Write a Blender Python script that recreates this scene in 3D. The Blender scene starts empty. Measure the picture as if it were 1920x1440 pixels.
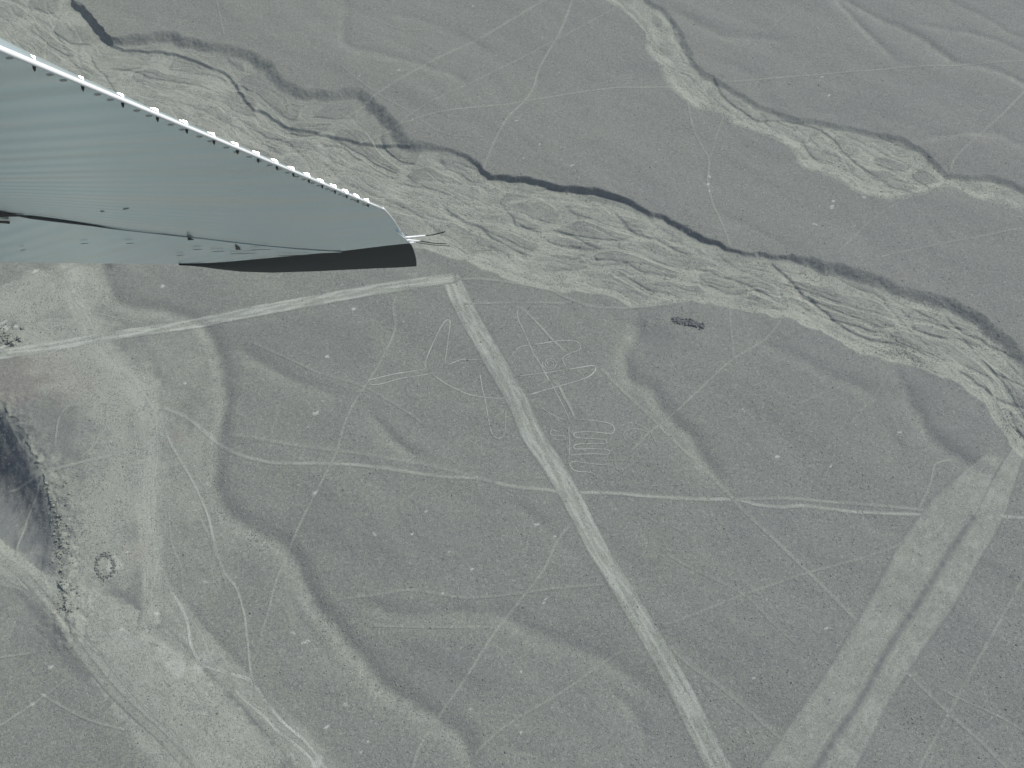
import bpy, math, random
import numpy as np
from mathutils import Vector

# ------------------------------------------------------------------ camera, sky, sun
S = bpy.context.scene
COL = S.collection
FPX = 1768.0                       # focal length in photo pixels (1920 wide)
CAM_H = 230.0
HAZE = 0.00022
TILT = math.radians(32.0)          # 58 degrees below the horizon
cam_d = bpy.data.cameras.new('camera')
cam_d.sensor_width = 36.0
cam_d.lens = FPX / 1920.0 * 36.0
cam_d.clip_start = 0.05
cam_d.clip_end = 30000.0
cam = bpy.data.objects.new('camera', cam_d)
cam.location = (0, 0, CAM_H)
cam.rotation_euler = (TILT, 0, 0)
COL.objects.link(cam)
S.camera = cam

SUN_EL = math.radians(43.0)
SUN_AZ = math.radians(50.0)        # from +Y towards +X
to_sun = Vector((math.cos(SUN_EL) * math.sin(SUN_AZ), math.cos(SUN_EL) * math.cos(SUN_AZ), math.sin(SUN_EL)))
w = bpy.data.worlds.new('World')
S.world = w
w.use_nodes = True
wn = w.node_tree.nodes
bg = wn['Background']
sky = wn.new('ShaderNodeTexSky')
sky.sky_type = 'NISHITA'
sky.sun_disc = False
sky.sun_elevation = SUN_EL
sky.sun_rotation = SUN_AZ
w.node_tree.links.new(sky.outputs[0], bg.inputs['Color'])
bg.inputs['Strength'].default_value = 0.08
sun_d = bpy.data.lights.new('sun', 'SUN')
sun_d.energy = 3.0
sun_d.angle = math.radians(0.5)
sun_d.color = (1.0, 0.97, 0.885)
sun = bpy.data.objects.new('sun', sun_d)
sun.rotation_euler = to_sun.to_track_quat('Z', 'Y').to_euler()
sun.location = (100, 100, 400)
COL.objects.link(sun)
S.view_settings.view_transform = 'Standard'
S.view_settings.look = 'None'
S.view_settings.exposure = 0.40
S.view_settings.gamma = 1.0
S.view_settings.use_curve_mapping = False

# ------------------------------------------------------------------ helpers
sa, ca = math.sin(TILT), math.cos(TILT)

def at(px, py, z=0.0):
    """ground point (on the level z) seen at a photo pixel"""
    u, v = (px - 960.0) / FPX, -(py - 720.0) / FPX
    dy, dz = v * ca + sa, v * sa - ca
    t = (z - CAM_H) / dz
    return (u * t, dy * t)

def mpp(px, py):
    """metres per photo pixel across the view at that ground point"""
    v = -(py - 720.0) / FPX
    dz = v * sa - ca
    return (-CAM_H / dz) / FPX

def W(pts, z=0.0):
    return np.array([at(p[0], p[1], z) for p in pts])

def tag(o, label=None, cat=None, group=None, kind=None):
    if label: o['label'] = label
    if cat: o['category'] = cat
    if group: o['group'] = group
    if kind: o['kind'] = kind
    return o

def smooth(pts, step):
    """Catmull-Rom resampling to about `step` metres"""
    P = np.asarray(pts, float)
    if len(P) == 2:
        n = max(2, int(np.linalg.norm(P[1] - P[0]) / step) + 1)
        return P[0] + (P[1] - P[0]) * np.linspace(0, 1, n)[:, None]
    E = np.vstack([2 * P[0] - P[1], P, 2 * P[-1] - P[-2]])
    out = []
    for i in range(1, len(E) - 2):
        p0, p1, p2, p3 = E[i - 1], E[i], E[i + 1], E[i + 2]
        n = max(1, int(np.linalg.norm(p2 - p1) / step))
        t = (np.arange(n) / n)[:, None]
        out.append(0.5 * (2 * p1 + (p2 - p0) * t + (2 * p0 - 5 * p1 + 4 * p2 - p3) * t ** 2 + (3 * p1 - p0 - 3 * p2 + p3) * t ** 3))
    out.append(P[-1:])
    return np.vstack(out)

RNG = np.random.default_rng(7)
GT = RNG.random((8, 256, 256)) * 2 * math.pi
GC, GS = np.cos(GT), np.sin(GT)

def gnoise(x, y, seed=0):
    k = seed % 8
    x = x + 37.13 * seed; y = y + 91.7 * seed
    ix = np.floor(x).astype(np.int64); iy = np.floor(y).astype(np.int64)
    fx, fy = x - ix, y - iy
    ux, uy = fx * fx * fx * (fx * (fx * 6 - 15) + 10), fy * fy * fy * (fy * (fy * 6 - 15) + 10)
    a, b, c, d = ix & 255, iy & 255, (ix + 1) & 255, (iy + 1) & 255
    def g(i, j, dx, dy): return GC[k][i, j] * dx + GS[k][i, j] * dy
    n00, n10 = g(a, b, fx, fy), g(c, b, fx - 1, fy)
    n01, n11 = g(a, d, fx, fy - 1), g(c, d, fx - 1, fy - 1)
    return 1.5 * ((n00 + (n10 - n00) * ux) * (1 - uy) + (n01 + (n11 - n01) * ux) * uy)

def fbm(x, y, oct=4, seed=0, gain=0.5):
    s = 0; a = 1.0; t = 0
    for i in range(oct):
        s = s + a * gnoise(x, y, seed + i); t += a
        x = x * 2.03; y = y * 2.03; a *= gain
    return s / t

def sst(x): 
    x = np.clip(x, 0, 1)
    return x * x * (3 - 2 * x)

# ------------------------------------------------------------------ terrain grid
STEP = 0.27
def axis(lo, hi, far_lo, far_hi):
    f = np.arange(lo, hi, STEP)
    a, b, d = [lo], [f[-1]], STEP
    while a[-1] > far_lo:
        d *= 1.25; a.append(a[-1] - d)
    d = STEP
    while b[-1] < far_hi:
        d *= 1.25; b.append(b[-1] + d)
    return np.concatenate([np.array(a[:0:-1]), f, np.array(b[1:])])
GX = axis(-228, 228, -9000, 9000)
GY = axis(28, 338, -9000, 14000)
NX, NY = len(GX), len(GY)
XX, YY = np.meshgrid(GX, GY)          # [row=y, col=x]

def window(x0, x1, y0, y1):
    return (slice(*np.searchsorted(GY, [y0, y1])), slice(*np.searchsorted(GX, [x0, x1])))

def dist_field(P, R):
    """unsigned distance, signed side (+ = left of travel) and arclength to a polyline, within R"""
    D = np.full((NY, NX), R, np.float32); SD = np.zeros((NY, NX), np.float32); A = np.zeros((NY, NX), np.float32)
    s = 0.0
    for (p, q) in zip(P[:-1], P[1:]):
        d = q - p; L = math.hypot(*d)
        if L < 1e-6: continue
        w_ = window(min(p[0], q[0]) - R, max(p[0], q[0]) + R, min(p[1], q[1]) - R, max(p[1], q[1]) + R)
        x, y = XX[w_] - p[0], YY[w_] - p[1]
        if x.size:
            t = np.clip((x * d[0] + y * d[1]) / (L * L), 0, 1)
            r = np.hypot(x - t * d[0], y - t * d[1])
            m = r < D[w_]
            D[w_][m] = r[m]; SD[w_][m] = np.sign(d[0] * y - d[1] * x)[m]; A[w_][m] = (s + t * L)[m]
        s += L
    return D, SD, A

def inside(P):
    m = np.zeros((NY, NX), bool)
    P = np.asarray(P)
    w_ = window(P[:, 0].min() - 1, P[:, 0].max() + 1, P[:, 1].min() - 1, P[:, 1].max() + 1)
    x, y = XX[w_], YY[w_]
    c = np.zeros(x.shape, bool)
    for (a, b) in zip(P, np.roll(P, -1, 0)):
        if a[1] == b[1]: continue
        cond = (a[1] > y) != (b[1] > y)
        c ^= cond & (x < (b[0] - a[0]) * (y - a[1]) / (b[1] - a[1]) + a[0])
    m[w_] = c
    return m

H = np.zeros((NY, NX))
SAND = np.zeros((NY, NX)); DARK = np.zeros((NY, NX)); WHITE = np.zeros((NY, NX)); RUST = np.zeros((NY, NX))  # DARK: dark stones, plus shade painted on banks and hillside

# slow swells running from upper left to lower right like the real drainage
rx, ry = 0.80 * XX - 0.60 * YY, 0.60 * XX + 0.80 * YY     # rx runs down-right
fine = (np.abs(XX) < 260) & (YY > 0) & (YY < 380)
H += 0.9 * fbm(rx / 90, ry / 34, 3, 1) * np.exp(-(np.maximum(0, np.abs(YY - 180) - 250) / 600) ** 2)
H += 0.30 * fbm(rx / 40 + .5 * gnoise(XX / 50, YY / 50, 6), ry / 17 + .8 * gnoise(XX / 45, YY / 45, 2), 3, 4)
far = ~((np.abs(XX) < 400) & (np.abs(YY - 180) < 330))
H[far] += (6 * fbm(XX / 700, YY / 700, 4, 2) * np.clip((np.hypot(XX, YY - 180) - 350) / 800, 0, 1))[far]

# ---- the main dry river
UP_OUT = [(-260, -120), (100, -60), (142, 0), (167, 20), (187, 47), (208, 66), (255, 62), (310, 55), (353, 66), (400, 76), (447, 84), (480, 96), (510, 116), (530, 139), (560, 158),
          (600, 166), (640, 163), (683, 167), (707, 184), (750, 229), (773, 256), (830, 274), (867, 284), (903, 307), (917, 324), (973, 329), (1017, 338),
          (1060, 349), (1107, 351), (1140, 358), (1180, 373), (1213, 392), (1257, 408), (1323, 442), (1373, 463), (1413, 472), (1497, 477), (1547, 486), (1580, 493),
          (1627, 506), (1673, 525), (1717, 541), (1773, 553), (1820, 575), (1867, 607), (1920, 655), (1990, 740), (2080, 900)]
UP_IN = [(222, 50), (208, 66), (206, 76), (222, 79.5), (247, 81), (290, 87), (333, 90), (360, 103), (393, 118), (430, 137), (453, 167), (477, 197), (507, 208), (560, 237), (600, 242), (650, 253), (720, 262), (790, 268), (830, 258), (850, 245)]
LOW = [(-260, 110), (0, 200), (200, 262), (400, 332), (600, 410), (700, 445), (800, 468), (873, 492), (917, 506), (940, 519), (973, 529), (1007, 539), (1033, 546), (1073, 549), (1123, 551), (1157, 563),
       (1187, 575), (1280, 569), (1330, 571), (1380, 582), (1447, 594), (1513, 611), (1563, 634), (1613, 661), (1673, 678), (1730, 694), (1780, 711), (1813, 734),
       (1847, 764), (1867, 788), (1897, 834), (1920, 864), (1990, 980)]
up_out, up_in, low = smooth(W(UP_OUT), 2.0), smooth(W(UP_IN), 2.0), smooth(W(LOW), 2.0)
def wob(P, amp, sc, seed):
    P = P.copy(); n = np.arange(len(P)) * sc
    P[:, 0] += amp * gnoise(n, n * 0 + 3.3, seed); P[:, 1] += amp * gnoise(n, n * 0 + 7.7, seed + 1)
    return P
up_out, up_in, low = wob(up_out, 1.2, .45, 1), wob(up_in, 1.0, .5, 3), wob(low, 1.6, .4, 5)
RIV = inside(np.vstack([up_out, low[::-1]]))
Du, _, Au = dist_field(up_out, 75.0)
Dl, _, _ = dist_field(low, 75.0)
Di, Si, _ = dist_field(up_in, 25.0)
rv = np.where(RIV, Du / (Du + Dl + 1e-6), 0)
_, _, Ac = dist_field(smooth(W([(-400, -40), (-200, 20), (100, 110), (400, 235), (700, 330), (1000, 430), (1300, 520), (1600, 610), (1850, 745), (2050, 930), (2200, 1100)]), 1.0), 95.0)
# bank steepness changes along the bank: short vertical cuts and longer soft slopes
def px_x(x): return at(x, 380)[0]
west = sst((px_x(800) - XX) / 16 + .5)
east = sst((XX - at(1500, 480)[0]) / 14 + .5)
wu = 1.7 + 0.5 * gnoise(Ac / 12, Ac * 0, 2) + 3.6 * west + 3.2 * east
nar = sst((at(262, 70)[0] - XX) / 14); wu = wu * (1 - nar) + np.minimum(wu, 2.2) * nar
rag_u = .4 * fbm(XX / 1.6, YY / 1.6, 3, 5) + .5 * gnoise(Ac / 5, Ac * 0 + 3, 4)
Du_r = np.maximum(Du + rag_u * sst(Du / .8), 0)
deep = (1.1 + .9 * gnoise(Ac / 26, Ac * 0 + 9, 6)) * (1 - .0 * west) + .55 * west + .35 * east + .45 * np.exp(-((XX - at(1110, 360)[0]) / 22) ** 2)
fallU = sst(Du_r / wu)
fallL = sst(Dl / 9.0)
H -= np.where(RIV, deep * fallU * (0.45 * sst(Dl / 1.6) + 0.55 * fallL), 0)
inn = RIV & (Si < 0) & (Di < 25)
inn_zone = np.where(RIV, np.where(Si < 0, sst(Di / 1.3), 0), 0) * (Di < 24.9)
westz = np.clip((np.asarray(at(800, 272))[0] - XX) / 10, 0, 1)
H -= .8 * inn_zone * westz * np.exp(-np.maximum(0, Di - 8) / 12)
# braided bars: long lens-shaped gravel islands between smooth pale channels
def blur(F, m, r):
    """masked box blur, twice, so that the flow coordinates bend smoothly"""
    F = np.where(m, F, 0.0).astype(np.float64); M = m.astype(np.float64)
    for _ in range(2):
        for ax in (0, 1):
            for k in (0, 1):
                A_ = F if k == 0 else M
                c = np.cumsum(np.pad(A_, [(r + 1, r) if a_ == ax else (0, 0) for a_ in (0, 1)], mode='edge'), axis=ax)
                d = np.take(c, range(2 * r + 1, c.shape[ax]), axis=ax) - np.take(c, range(0, c.shape[ax] - 2 * r - 1), axis=ax)
                if k == 0: F = d / (2 * r + 1)
                else: M = d / (2 * r + 1)
    return F / np.maximum(M, 1e-6)
def cells(u, v, seed):
    """stretched Voronoi cells: distance to the border between cells and a random value per cell"""
    rng_ = np.random.default_rng(seed); jx, jy, jv = rng_.random((3, 128, 128))
    iu, iv = np.floor(u).astype(int), np.floor(v).astype(int)
    f1 = np.full(u.shape, 9.0); f2 = np.full(u.shape, 9.0); val = np.zeros(u.shape)
    for du in (-1, 0, 1):
        for dv in (-1, 0, 1):
            a, b_ = (iu + du) & 127, (iv + dv) & 127
            d = np.hypot(iu + du + .1 + .8 * jx[a, b_] - u, iv + dv + .1 + .8 * jy[a, b_] - v)
            m = d < f1
            f2 = np.where(m, f1, np.minimum(f2, d)); val = np.where(m, jv[a, b_], val); f1 = np.where(m, d, f1)
    return f2 - f1, val
warp = fbm(XX / 26, YY / 26, 3, 3)
def bars(m, A_, v_, width_m, Lc, nv, seed, relief):
    """adds relief to H and returns the sand fraction on the bed"""
    s_ = blur(A_, m, 12)[m]; v = blur(v_, m, 30)[m]; wp_ = warp[m]; x, y = XX[m], YY[m]
    u1 = s_ / Lc + .45 * wp_; v1 = v * nv + .55 * wp_ + .35 * gnoise(s_ / 40, v * 2, seed) + s_ / 170
    e1, c1_ = cells(u1, v1, seed)
    e2, c2_ = cells(s_ / (Lc * .45) + .5 * wp_, v * nv * 2.1 + 1.0 * wp_ + s_ / 90, seed + 1)
    wid = .10 + .12 * c1_
    isl = sst((e1 - wid) / .10)
    isl2 = sst((e2 - .10) / .16) * (c2_ > .35)
    wear = fbm(s_ / 16, v * 9, 4, seed, .55)
    fade = np.clip(fbm(s_ / 60, v * 3, 2, seed + 2) * 1.3 + .75, .15, 1)
    thr = fbm(s_ / 11 + .8 * wp_, v * width_m * 1.05 + 2.4 * wp_, 4, seed + 3, .6)        # fine flow threads
    thr2 = np.exp(-(fbm(s_ / 26 + .6 * wp_, v * width_m * .42 + 1.7 * wp_, 3, seed + 4) / .07) ** 2)
    up = relief * fade * (isl * (.30 + .55 * c1_) + .45 * isl2 * isl * c2_) + .16 * wear * relief + .09 * thr - .10 * thr2
    sand = .72 + .30 * thr + .16 * thr2 - .52 * isl * (.35 + .75 * c1_) * fade - .18 * isl2 * isl + .30 * wear + .08 * fbm(x / 5, y / 5, 2, seed)
    U = np.zeros(A_.shape); U[m] = up; SS = np.zeros(A_.shape); SS[m] = sand
    return U, SS
u_, sand_r = bars(RIV, Ac, rv, 34, 27, 6.2, 2, .34)
edge_fade = np.minimum(sst((Du - wu * .7) / 4), sst(Dl / 4))
H += edge_fade * u_
SAND = np.where(RIV, np.clip(sand_r, 0.08, .86) * sst((Du - wu * .55) / 2.0) * (0.35 + 0.65 * sst(Dl / 2)), SAND)
SAND = np.where(RIV, np.maximum(SAND, .80 * np.exp(-((Dl - 2.2) / 1.6) ** 2)), SAND)
terr = np.where(RIV, sst((Di * np.where(Si > 0, 1, -1) + 1) / 3), 0) * westz * (Di < 24.9)
SAND = np.clip(SAND - 0.38 * terr, 0, 1)
DARK = np.where(RIV, 0.12 * np.exp(-((Du - wu * .35) / (wu * .45)) ** 2), DARK)  # shade of the upper bank deepened in the colour

# ---- the second wash
UP2 = [(1195, -60), (1220, 0), (1250, 17), (1267, 40), (1280, 60), (1300, 100), (1317, 128), (1370, 160), (1407, 184), (1447, 203), (1487, 216), (1527, 222), (1580, 233), (1647, 246), (1690, 255), (1735, 278), (1765, 305),
       (1782, 322), (1847, 326), (1880, 333), (1920, 351), (2000, 400)]
LO2 = [(1090, -60), (1133, 0), (1160, 17), (1190, 40), (1213, 67), (1210, 93), (1233, 117), (1240, 143), (1257, 165), (1290, 194), (1353, 223), (1420, 250), (1478, 275), (1492, 295), (1507, 315), (1547, 328),
       (1580, 343), (1610, 362), (1663, 373), (1713, 369), (1760, 360), (1800, 364), (1850, 377), (1920, 402), (2000, 450)]
up2, lo2 = wob(smooth(W(UP2), 2.0), .9, .5, 2), wob(smooth(W(LO2), 2.0), .9, .5, 4)
RIV2 = inside(np.vstack([up2, lo2[::-1]])) & ~RIV
Du2, _, Au2 = dist_field(up2, 45.0)
Dl2, _, _ = dist_field(lo2, 45.0)
rv2 = np.where(RIV2, Du2 / (Du2 + Dl2 + 1e-6), 0)
H -= np.where(RIV2, 0.85 * sst(Du2 / 2.8) * sst(Dl2 / 6.0), 0)
_, _, Ac2 = dist_field(smooth(W([(1120, -120), (1160, -60), (1215, 50), (1265, 140), (1370, 200), (1480, 250), (1600, 303), (1740, 333), (1920, 367), (2000, 410)]), 1.0), 60.0)
u_, sand_r = bars(RIV2, Ac2, rv2, 16, 20, 4.2, 5, .27)
H += np.minimum(sst((Du2 - 1.5) / 3), sst(Dl2 / 3)) * u_
SAND = np.where(RIV2, np.clip(sand_r, 0.08, .86) * sst(Du2 / 3) * (.5 + .5 * sst(Dl2 / 2)), SAND)

# ---- gullies: (photo points from upper left downwards, half width px, depth m, pale sediment; below zero, painted shade)
GUL = [
 ([(185, 440), (190, 493), (197, 530), (210, 560), (233, 577), (300, 579), (350, 597), (383, 620), (407, 667), (420, 720), (417, 773), (407, 813), (403, 863), (395, 905), (417, 953), (443, 977), (483, 1000), (527, 1027), (555, 1060), (575, 1110), (600, 1150), (640, 1190), (690, 1255), (735, 1300), (800, 1337), (847, 1370), (873, 1403), (878, 1480)], 17, 1.9, .60),
 ([(407, 640), (467, 667), (507, 693), (560, 717), (617, 737), (670, 745)], 13, 1.0, .32),
 ([(675, 750), (713, 800), (747, 833), (787, 857), (840, 863)], 12, 1.0, .32),
 ([(1192, 565), (1190, 600), (1187, 630), (1170, 673), (1177, 707), (1217, 737), (1250, 777), (1290, 813), (1313, 857), (1347, 900), (1380, 930)], 15, 1.5, .45),
 ([(1673, 676), (1693, 723), (1717, 773), (1747, 820), (1797, 857), (1847, 890), (1905, 930)], 14, 1.4, .38),
 ([(1380, 610), (1447, 653), (1507, 680), (1567, 710), (1605, 722), (1640, 750), (1660, 790)], 16, .8, .18),
 ([(1560, 735), (1600, 722), (1620, 745)], 9, .5, .15),
 ([(640, 1128), (707, 1147), (773, 1157), (840, 1149), (907, 1149), (960, 1167), (1013, 1190), (1057, 1207), (1093, 1227), (1140, 1240), (1187, 1277), (1227, 1310), (1260, 1330)], 16, 1.2, .22),
 ([(1113, 1270), (1160, 1310), (1190, 1343), (1207, 1377), (1203, 1450)], 14, .8, .20),
 ([(890, 1416), (973, 1412), (1023, 1425), (1057, 1450)], 12, .7, .2),
 ([(940, 930), (990, 967), (1040, 1007), (1090, 1047), (1133, 1087)], 11, .6, .15),
 ([(1573, -30), (1573, 0), (1597, 30), (1623, 57), (1653, 87), (1680, 113), (1707, 123)], 8, .8, .40),
 ([(1540, -30), (1593, 7), (1640, 30), (1680, 50), (1723, 67), (1753, 90), (1793, 118), (1847, 125), (1887, 142), (1920, 158), (1980, 190)], 9, 1.0, .36),
 ([(1690, 40), (1773, 55), (1847, 69), (1920, 99), (1980, 130)], 8, .7, .22),
 ([(1740, -20), (1773, 0), (1847, 35), (1897, 65), (1960, 90)], 8, .7, .22),
 ([(1250, 10), (1280, 30), (1320, 52), (1367, 71), (1447, 73), (1500, 90)], 10, .6, .2),
 ([(647, -20), (643, 67), (653, 87), (707, 100), (780, 118), (853, 145), (900, 175)], 10, .7, .22),
 ([(700, 20), (800, 40), (880, 75), (950, 110)], 10, .5, .1),
 ([(250, 10), (262, 40), (290, 52)], 12, .8, .0),
 ([(1690, 262), (1760, 255), (1860, 250), (1900, 268), (1960, 290)], 9, .5, .25),
 ([(1715, 375), (1735, 410), (1760, 445), (1800, 480)], 10, .5, .15),
 ([(1330, 400), (1400, 425), (1460, 455), (1500, 475)], 9, .6, .15),
 ([(1640, 770), (1680, 830), (1720, 870)], 11, .6, .12),
 ([(180, 1075), (200, 1093), (253, 1147), (293, 1187), (333, 1223), (377, 1250), (420, 1310), (480, 1370), (545, 1440)], 10, .6, -.6),
 ([(300, 1070), (350, 1140), (420, 1220), (480, 1300), (560, 1380)], 10, .6, .05),
 ([(20, 1090), (50, 1130), (107, 1210), (133, 1243), (187, 1293), (240, 1350), (300, 1420)], 10, .6, -.5),
 ([(250, 600), (262, 640), (290, 700), (310, 750)], 8, .4, .05),
 ([(520, 1080), (560, 1160), (610, 1230), (650, 1300)], 10, .5, .1),
]
for gi, (pts, hw, dep, pale) in enumerate(GUL):
    P = wob(smooth(W(pts), 2.0), 0.8, .35, gi)
    wm = hw * mpp(*pts[len(pts) // 2])
    D, SD, A = dist_field(P, wm * 5)
    sd = D * SD
    ww = np.where(sd > 0, wm * 1.2, wm * 2.2) * (1 + .35 * gnoise(A / 14, A * 0, gi))
    env = np.exp(-(sd / ww) ** 2)
    taper = sst(A / 12) * sst((np.max(A) - A) / 12)
    dd = .37 * dep * (1 + .3 * gnoise(A / 18, A * 0 + 5, gi + 1))
    keep = np.where(RIV | RIV2, 0.0, 1.0)
    H -= dd * env * taper * keep
    # paler wash sediment lies on the inner (lower) side
    s_env = np.exp(-((sd + .45 * wm) / (wm * .8)) ** 2) * taper * keep * (D < wm * 4.9)
    if pale > 0: SAND = np.maximum(SAND, min(.85, 1.3 * pale) * s_env * (.75 + .5 * fbm(XX / 3, YY / 3, 2, 3)))
    else: DARK = np.maximum(DARK, -pale * np.exp(-(sd / (wm * .9)) ** 2) * taper)  # gully shading painted in as dark colour
    DARK = np.maximum(DARK, .10 * dep / 1.5 * np.exp(-((sd - 1.0 * wm) / (wm * .9)) ** 2) * taper * keep)  # the gully's shaded side is darkened in the colour too

# ---- channels cut into the river beds
CHN = [
 ([(157, 60), (147, 87), (143, 110), (160, 133), (187, 150), (215, 175)], 5, .45, .5), ([(163, 93), (177, 123), (200, 147), (207, 160), (225, 185)], 3, .7, 0),
 ([(207, 133), (247, 133), (277, 147), (320, 155), (353, 160), (393, 170), (423, 178)], 3, .7, 0), ([(467, 243), (500, 257), (533, 267), (580, 300)], 3, .6, 0),
 ([(587, 253), (603, 270), (640, 275), (653, 283), (670, 297), (693, 303)], 3, .7, .2), ([(820, 380), (847, 405), (873, 421), (903, 429), (917, 447), (960, 470), (1000, 490)], 4, 1.0, .3),
 ([(937, 385), (957, 408), (970, 428), (1007, 436), (1057, 439), (1090, 455), (1140, 480)], 4, .9, .3), ([(1140, 391), (1163, 418), (1190, 441), (1240, 458), (1300, 490)], 4, .9, .3),
 ([(820, 384), (880, 390), (940, 385), (1000, 377), (1060, 380), (1130, 385), (1200, 410), (1260, 450), (1330, 490), (1420, 510)], 7, .5, .6),
 ([(837, 310), (873, 318), (907, 329)], 2.5, .7, 0), ([(987, 368), (1023, 361), (1060, 358)], 2.5, .6, 0), ([(730, 343), (755, 347), (773, 352), (830, 365)], 3, .6, 0),
 ([(1430, 488), (1453, 509), (1477, 532), (1507, 559), (1540, 582), (1567, 609), (1597, 629), (1643, 644), (1700, 655)], 4, 1.2, .35),
 ([(1760, 578), (1780, 606), (1803, 626), (1840, 642), (1867, 660), (1920, 690)], 4, .8, .2), ([(1843, 685), (1867, 709), (1913, 729), (1950, 740)], 3, .8, .2),
 ([(1780, 690), (1847, 739), (1873, 756), (1920, 772), (1960, 790)], 4, .9, .4), ([(1880, 788), (1907, 816), (1940, 850)], 3, .8, .2),
 ([(1280, 512), (1313, 509), (1347, 522), (1373, 532), (1420, 552), (1480, 580)], 3.5, .7, .25), ([(1353, 566), (1407, 569)], 3, .6, 0),
 ([(1440, 523), (1460, 553), (1473, 577), (1520, 605), (1580, 638), (1660, 668), (1740, 690)], 7, .5, .6), ([(600, 300), (640, 340), (700, 370), (760, 395), (820, 440), (880, 480)], 6, .5, .5),
 ([(560, 260), (620, 300), (700, 330), (790, 345), (860, 350), (930, 362)], 5, .5, .5), ([(1640, 548), (1670, 590), (1720, 640), (1760, 670)], 4, .5, .3), ([(1740, 690), (1800, 715), (1850, 755), (1885, 810)], 6, .4, .6),
 ([(1040, 480), (1120, 500), (1200, 500), (1280, 520)], 4, .6, .3), ([(1117, 533), (1180, 520), (1260, 525), (1330, 545), (1440, 580)], 5, .5, .5), ([(873, 488), (940, 512), (1007, 536), (1080, 545), (1117, 535)], 6, .4, .6),
 ([(1650, 560), (1720, 590), (1790, 630), (1850, 690)], 3, .5, .1), ([(300, 190), (360, 205), (420, 230), (480, 262), (540, 300)], 4, .5, .4), ([(60, 30), (100, 60), (130, 110), (170, 160)], 4, .5, .3), ([(20, 0), (60, 20), (100, 30), (140, 70)], 4, .5, .3),
]
CH2 = [([(1317, 131), (1340, 155), (1350, 180), (1373, 197), (1397, 213), (1420, 230), (1467, 229), (1507, 236), (1540, 248), (1563, 267), (1583, 290), (1603, 310), (1633, 330), (1657, 335)], 3.5, .9, .2),
 ([(1497, 257), (1513, 287), (1533, 303), (1553, 310)], 3, .7, .1), ([(1657, 333), (1700, 346), (1740, 350)], 3, .6, .1),
 ([(1493, 285), (1507, 310), (1547, 323), (1580, 337), (1610, 357), (1663, 366), (1713, 361), (1760, 347), (1782, 330)], 6, .5, .6),
 ([(1250, 20), (1262, 60), (1275, 90), (1310, 135)], 3, .5, .2), ([(1160, 10), (1200, 50), (1218, 80), (1235, 118), (1280, 140), (1330, 180), (1380, 225), (1440, 250)], 5, .4, .5),
 ([(1575, 250), (1620, 270), (1680, 300), (1740, 330)], 3, .4, .1), ([(1600, 245), (1660, 262), (1720, 290)], 3, .4, .1), ([(1555, 262), (1580, 300), (1600, 330), (1640, 355)], 5, .4, .5),
 ([(1800, 340), (1860, 345), (1930, 372)], 6, .4, .4), ([(1450, 235), (1500, 250), (1530, 275), (1560, 305)], 4, .5, .4)]
for z0, L in ((-2.4, CHN), (-1.2, CH2)):
    for ci, (pts, hw, dep, pale) in enumerate(L):
        P = wob(smooth(W(pts, z0), 1.5), 0.7, .5, ci)
        wm = hw * mpp(*pts[0])
        D, SD, A = dist_field(P, wm * 6)
        sd = D * SD
        ww = np.where(sd > 0, wm * 0.7, wm * 2.2)
        taper = sst(A / 6) * sst((np.max(A) - A) / 6) * np.where(RIV | RIV2, 1, 0)
        H -= .36 * dep * np.exp(-(sd / ww) ** 2) * taper
        if pale: SAND = np.maximum(SAND, (.35 + pale) * np.exp(-(sd / (wm * 1.1)) ** 2) * taper)
        DARK = np.maximum(DARK, .09 * dep * np.exp(-((sd - .6 * wm) / (wm * .8)) ** 2) * taper)  # shaded channel sides painted darker

# ---- steep shaded hillside at the far left
crest = wob(smooth(W([(-200, 700), (-60, 740), (25, 785), (62, 850), (95, 920), (108, 990), (112, 1060), (122, 1140), (135, 1190)]), 1.5), 1.6, .8, 2)
foot = smooth(W([(135, 1190), (105, 1150), (60, 1100), (0, 1045), (-120, 960), (-260, 900)]), 2)
HP = inside(np.vstack([crest, foot, W([(-300, 700)])]))
Dc, _, _ = dist_field(crest, 60.0); Df, _, _ = dist_field(foot, 60.0)
drop = np.where(HP, np.minimum((Dc - 1.2 * (1 - np.exp(-Dc / 1.2))) * .85, 11 + 0.05 * Dc) * sst(Df / 19), 0)
H -= drop
H += np.where(HP, .5 * fbm(XX / 3, YY / 5, 3, 4) * sst(Dc / 2) * sst(Df / 5), 0)
DARK = np.where(HP, np.maximum(DARK, 1.0 * sst(Df / 6) * sst(Dc / 3) * (.8 + .5 * fbm(XX / 6, YY / 6, 2, 2))), DARK)  # the slope's shade is also painted into the ground colour
H += np.where(~HP, 0.6 * np.exp(-(Dc / 5) ** 2) * (.6 + fbm(XX / 2.5, YY / 2.5, 2, 6)), 0)   # rough crest rocks

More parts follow.
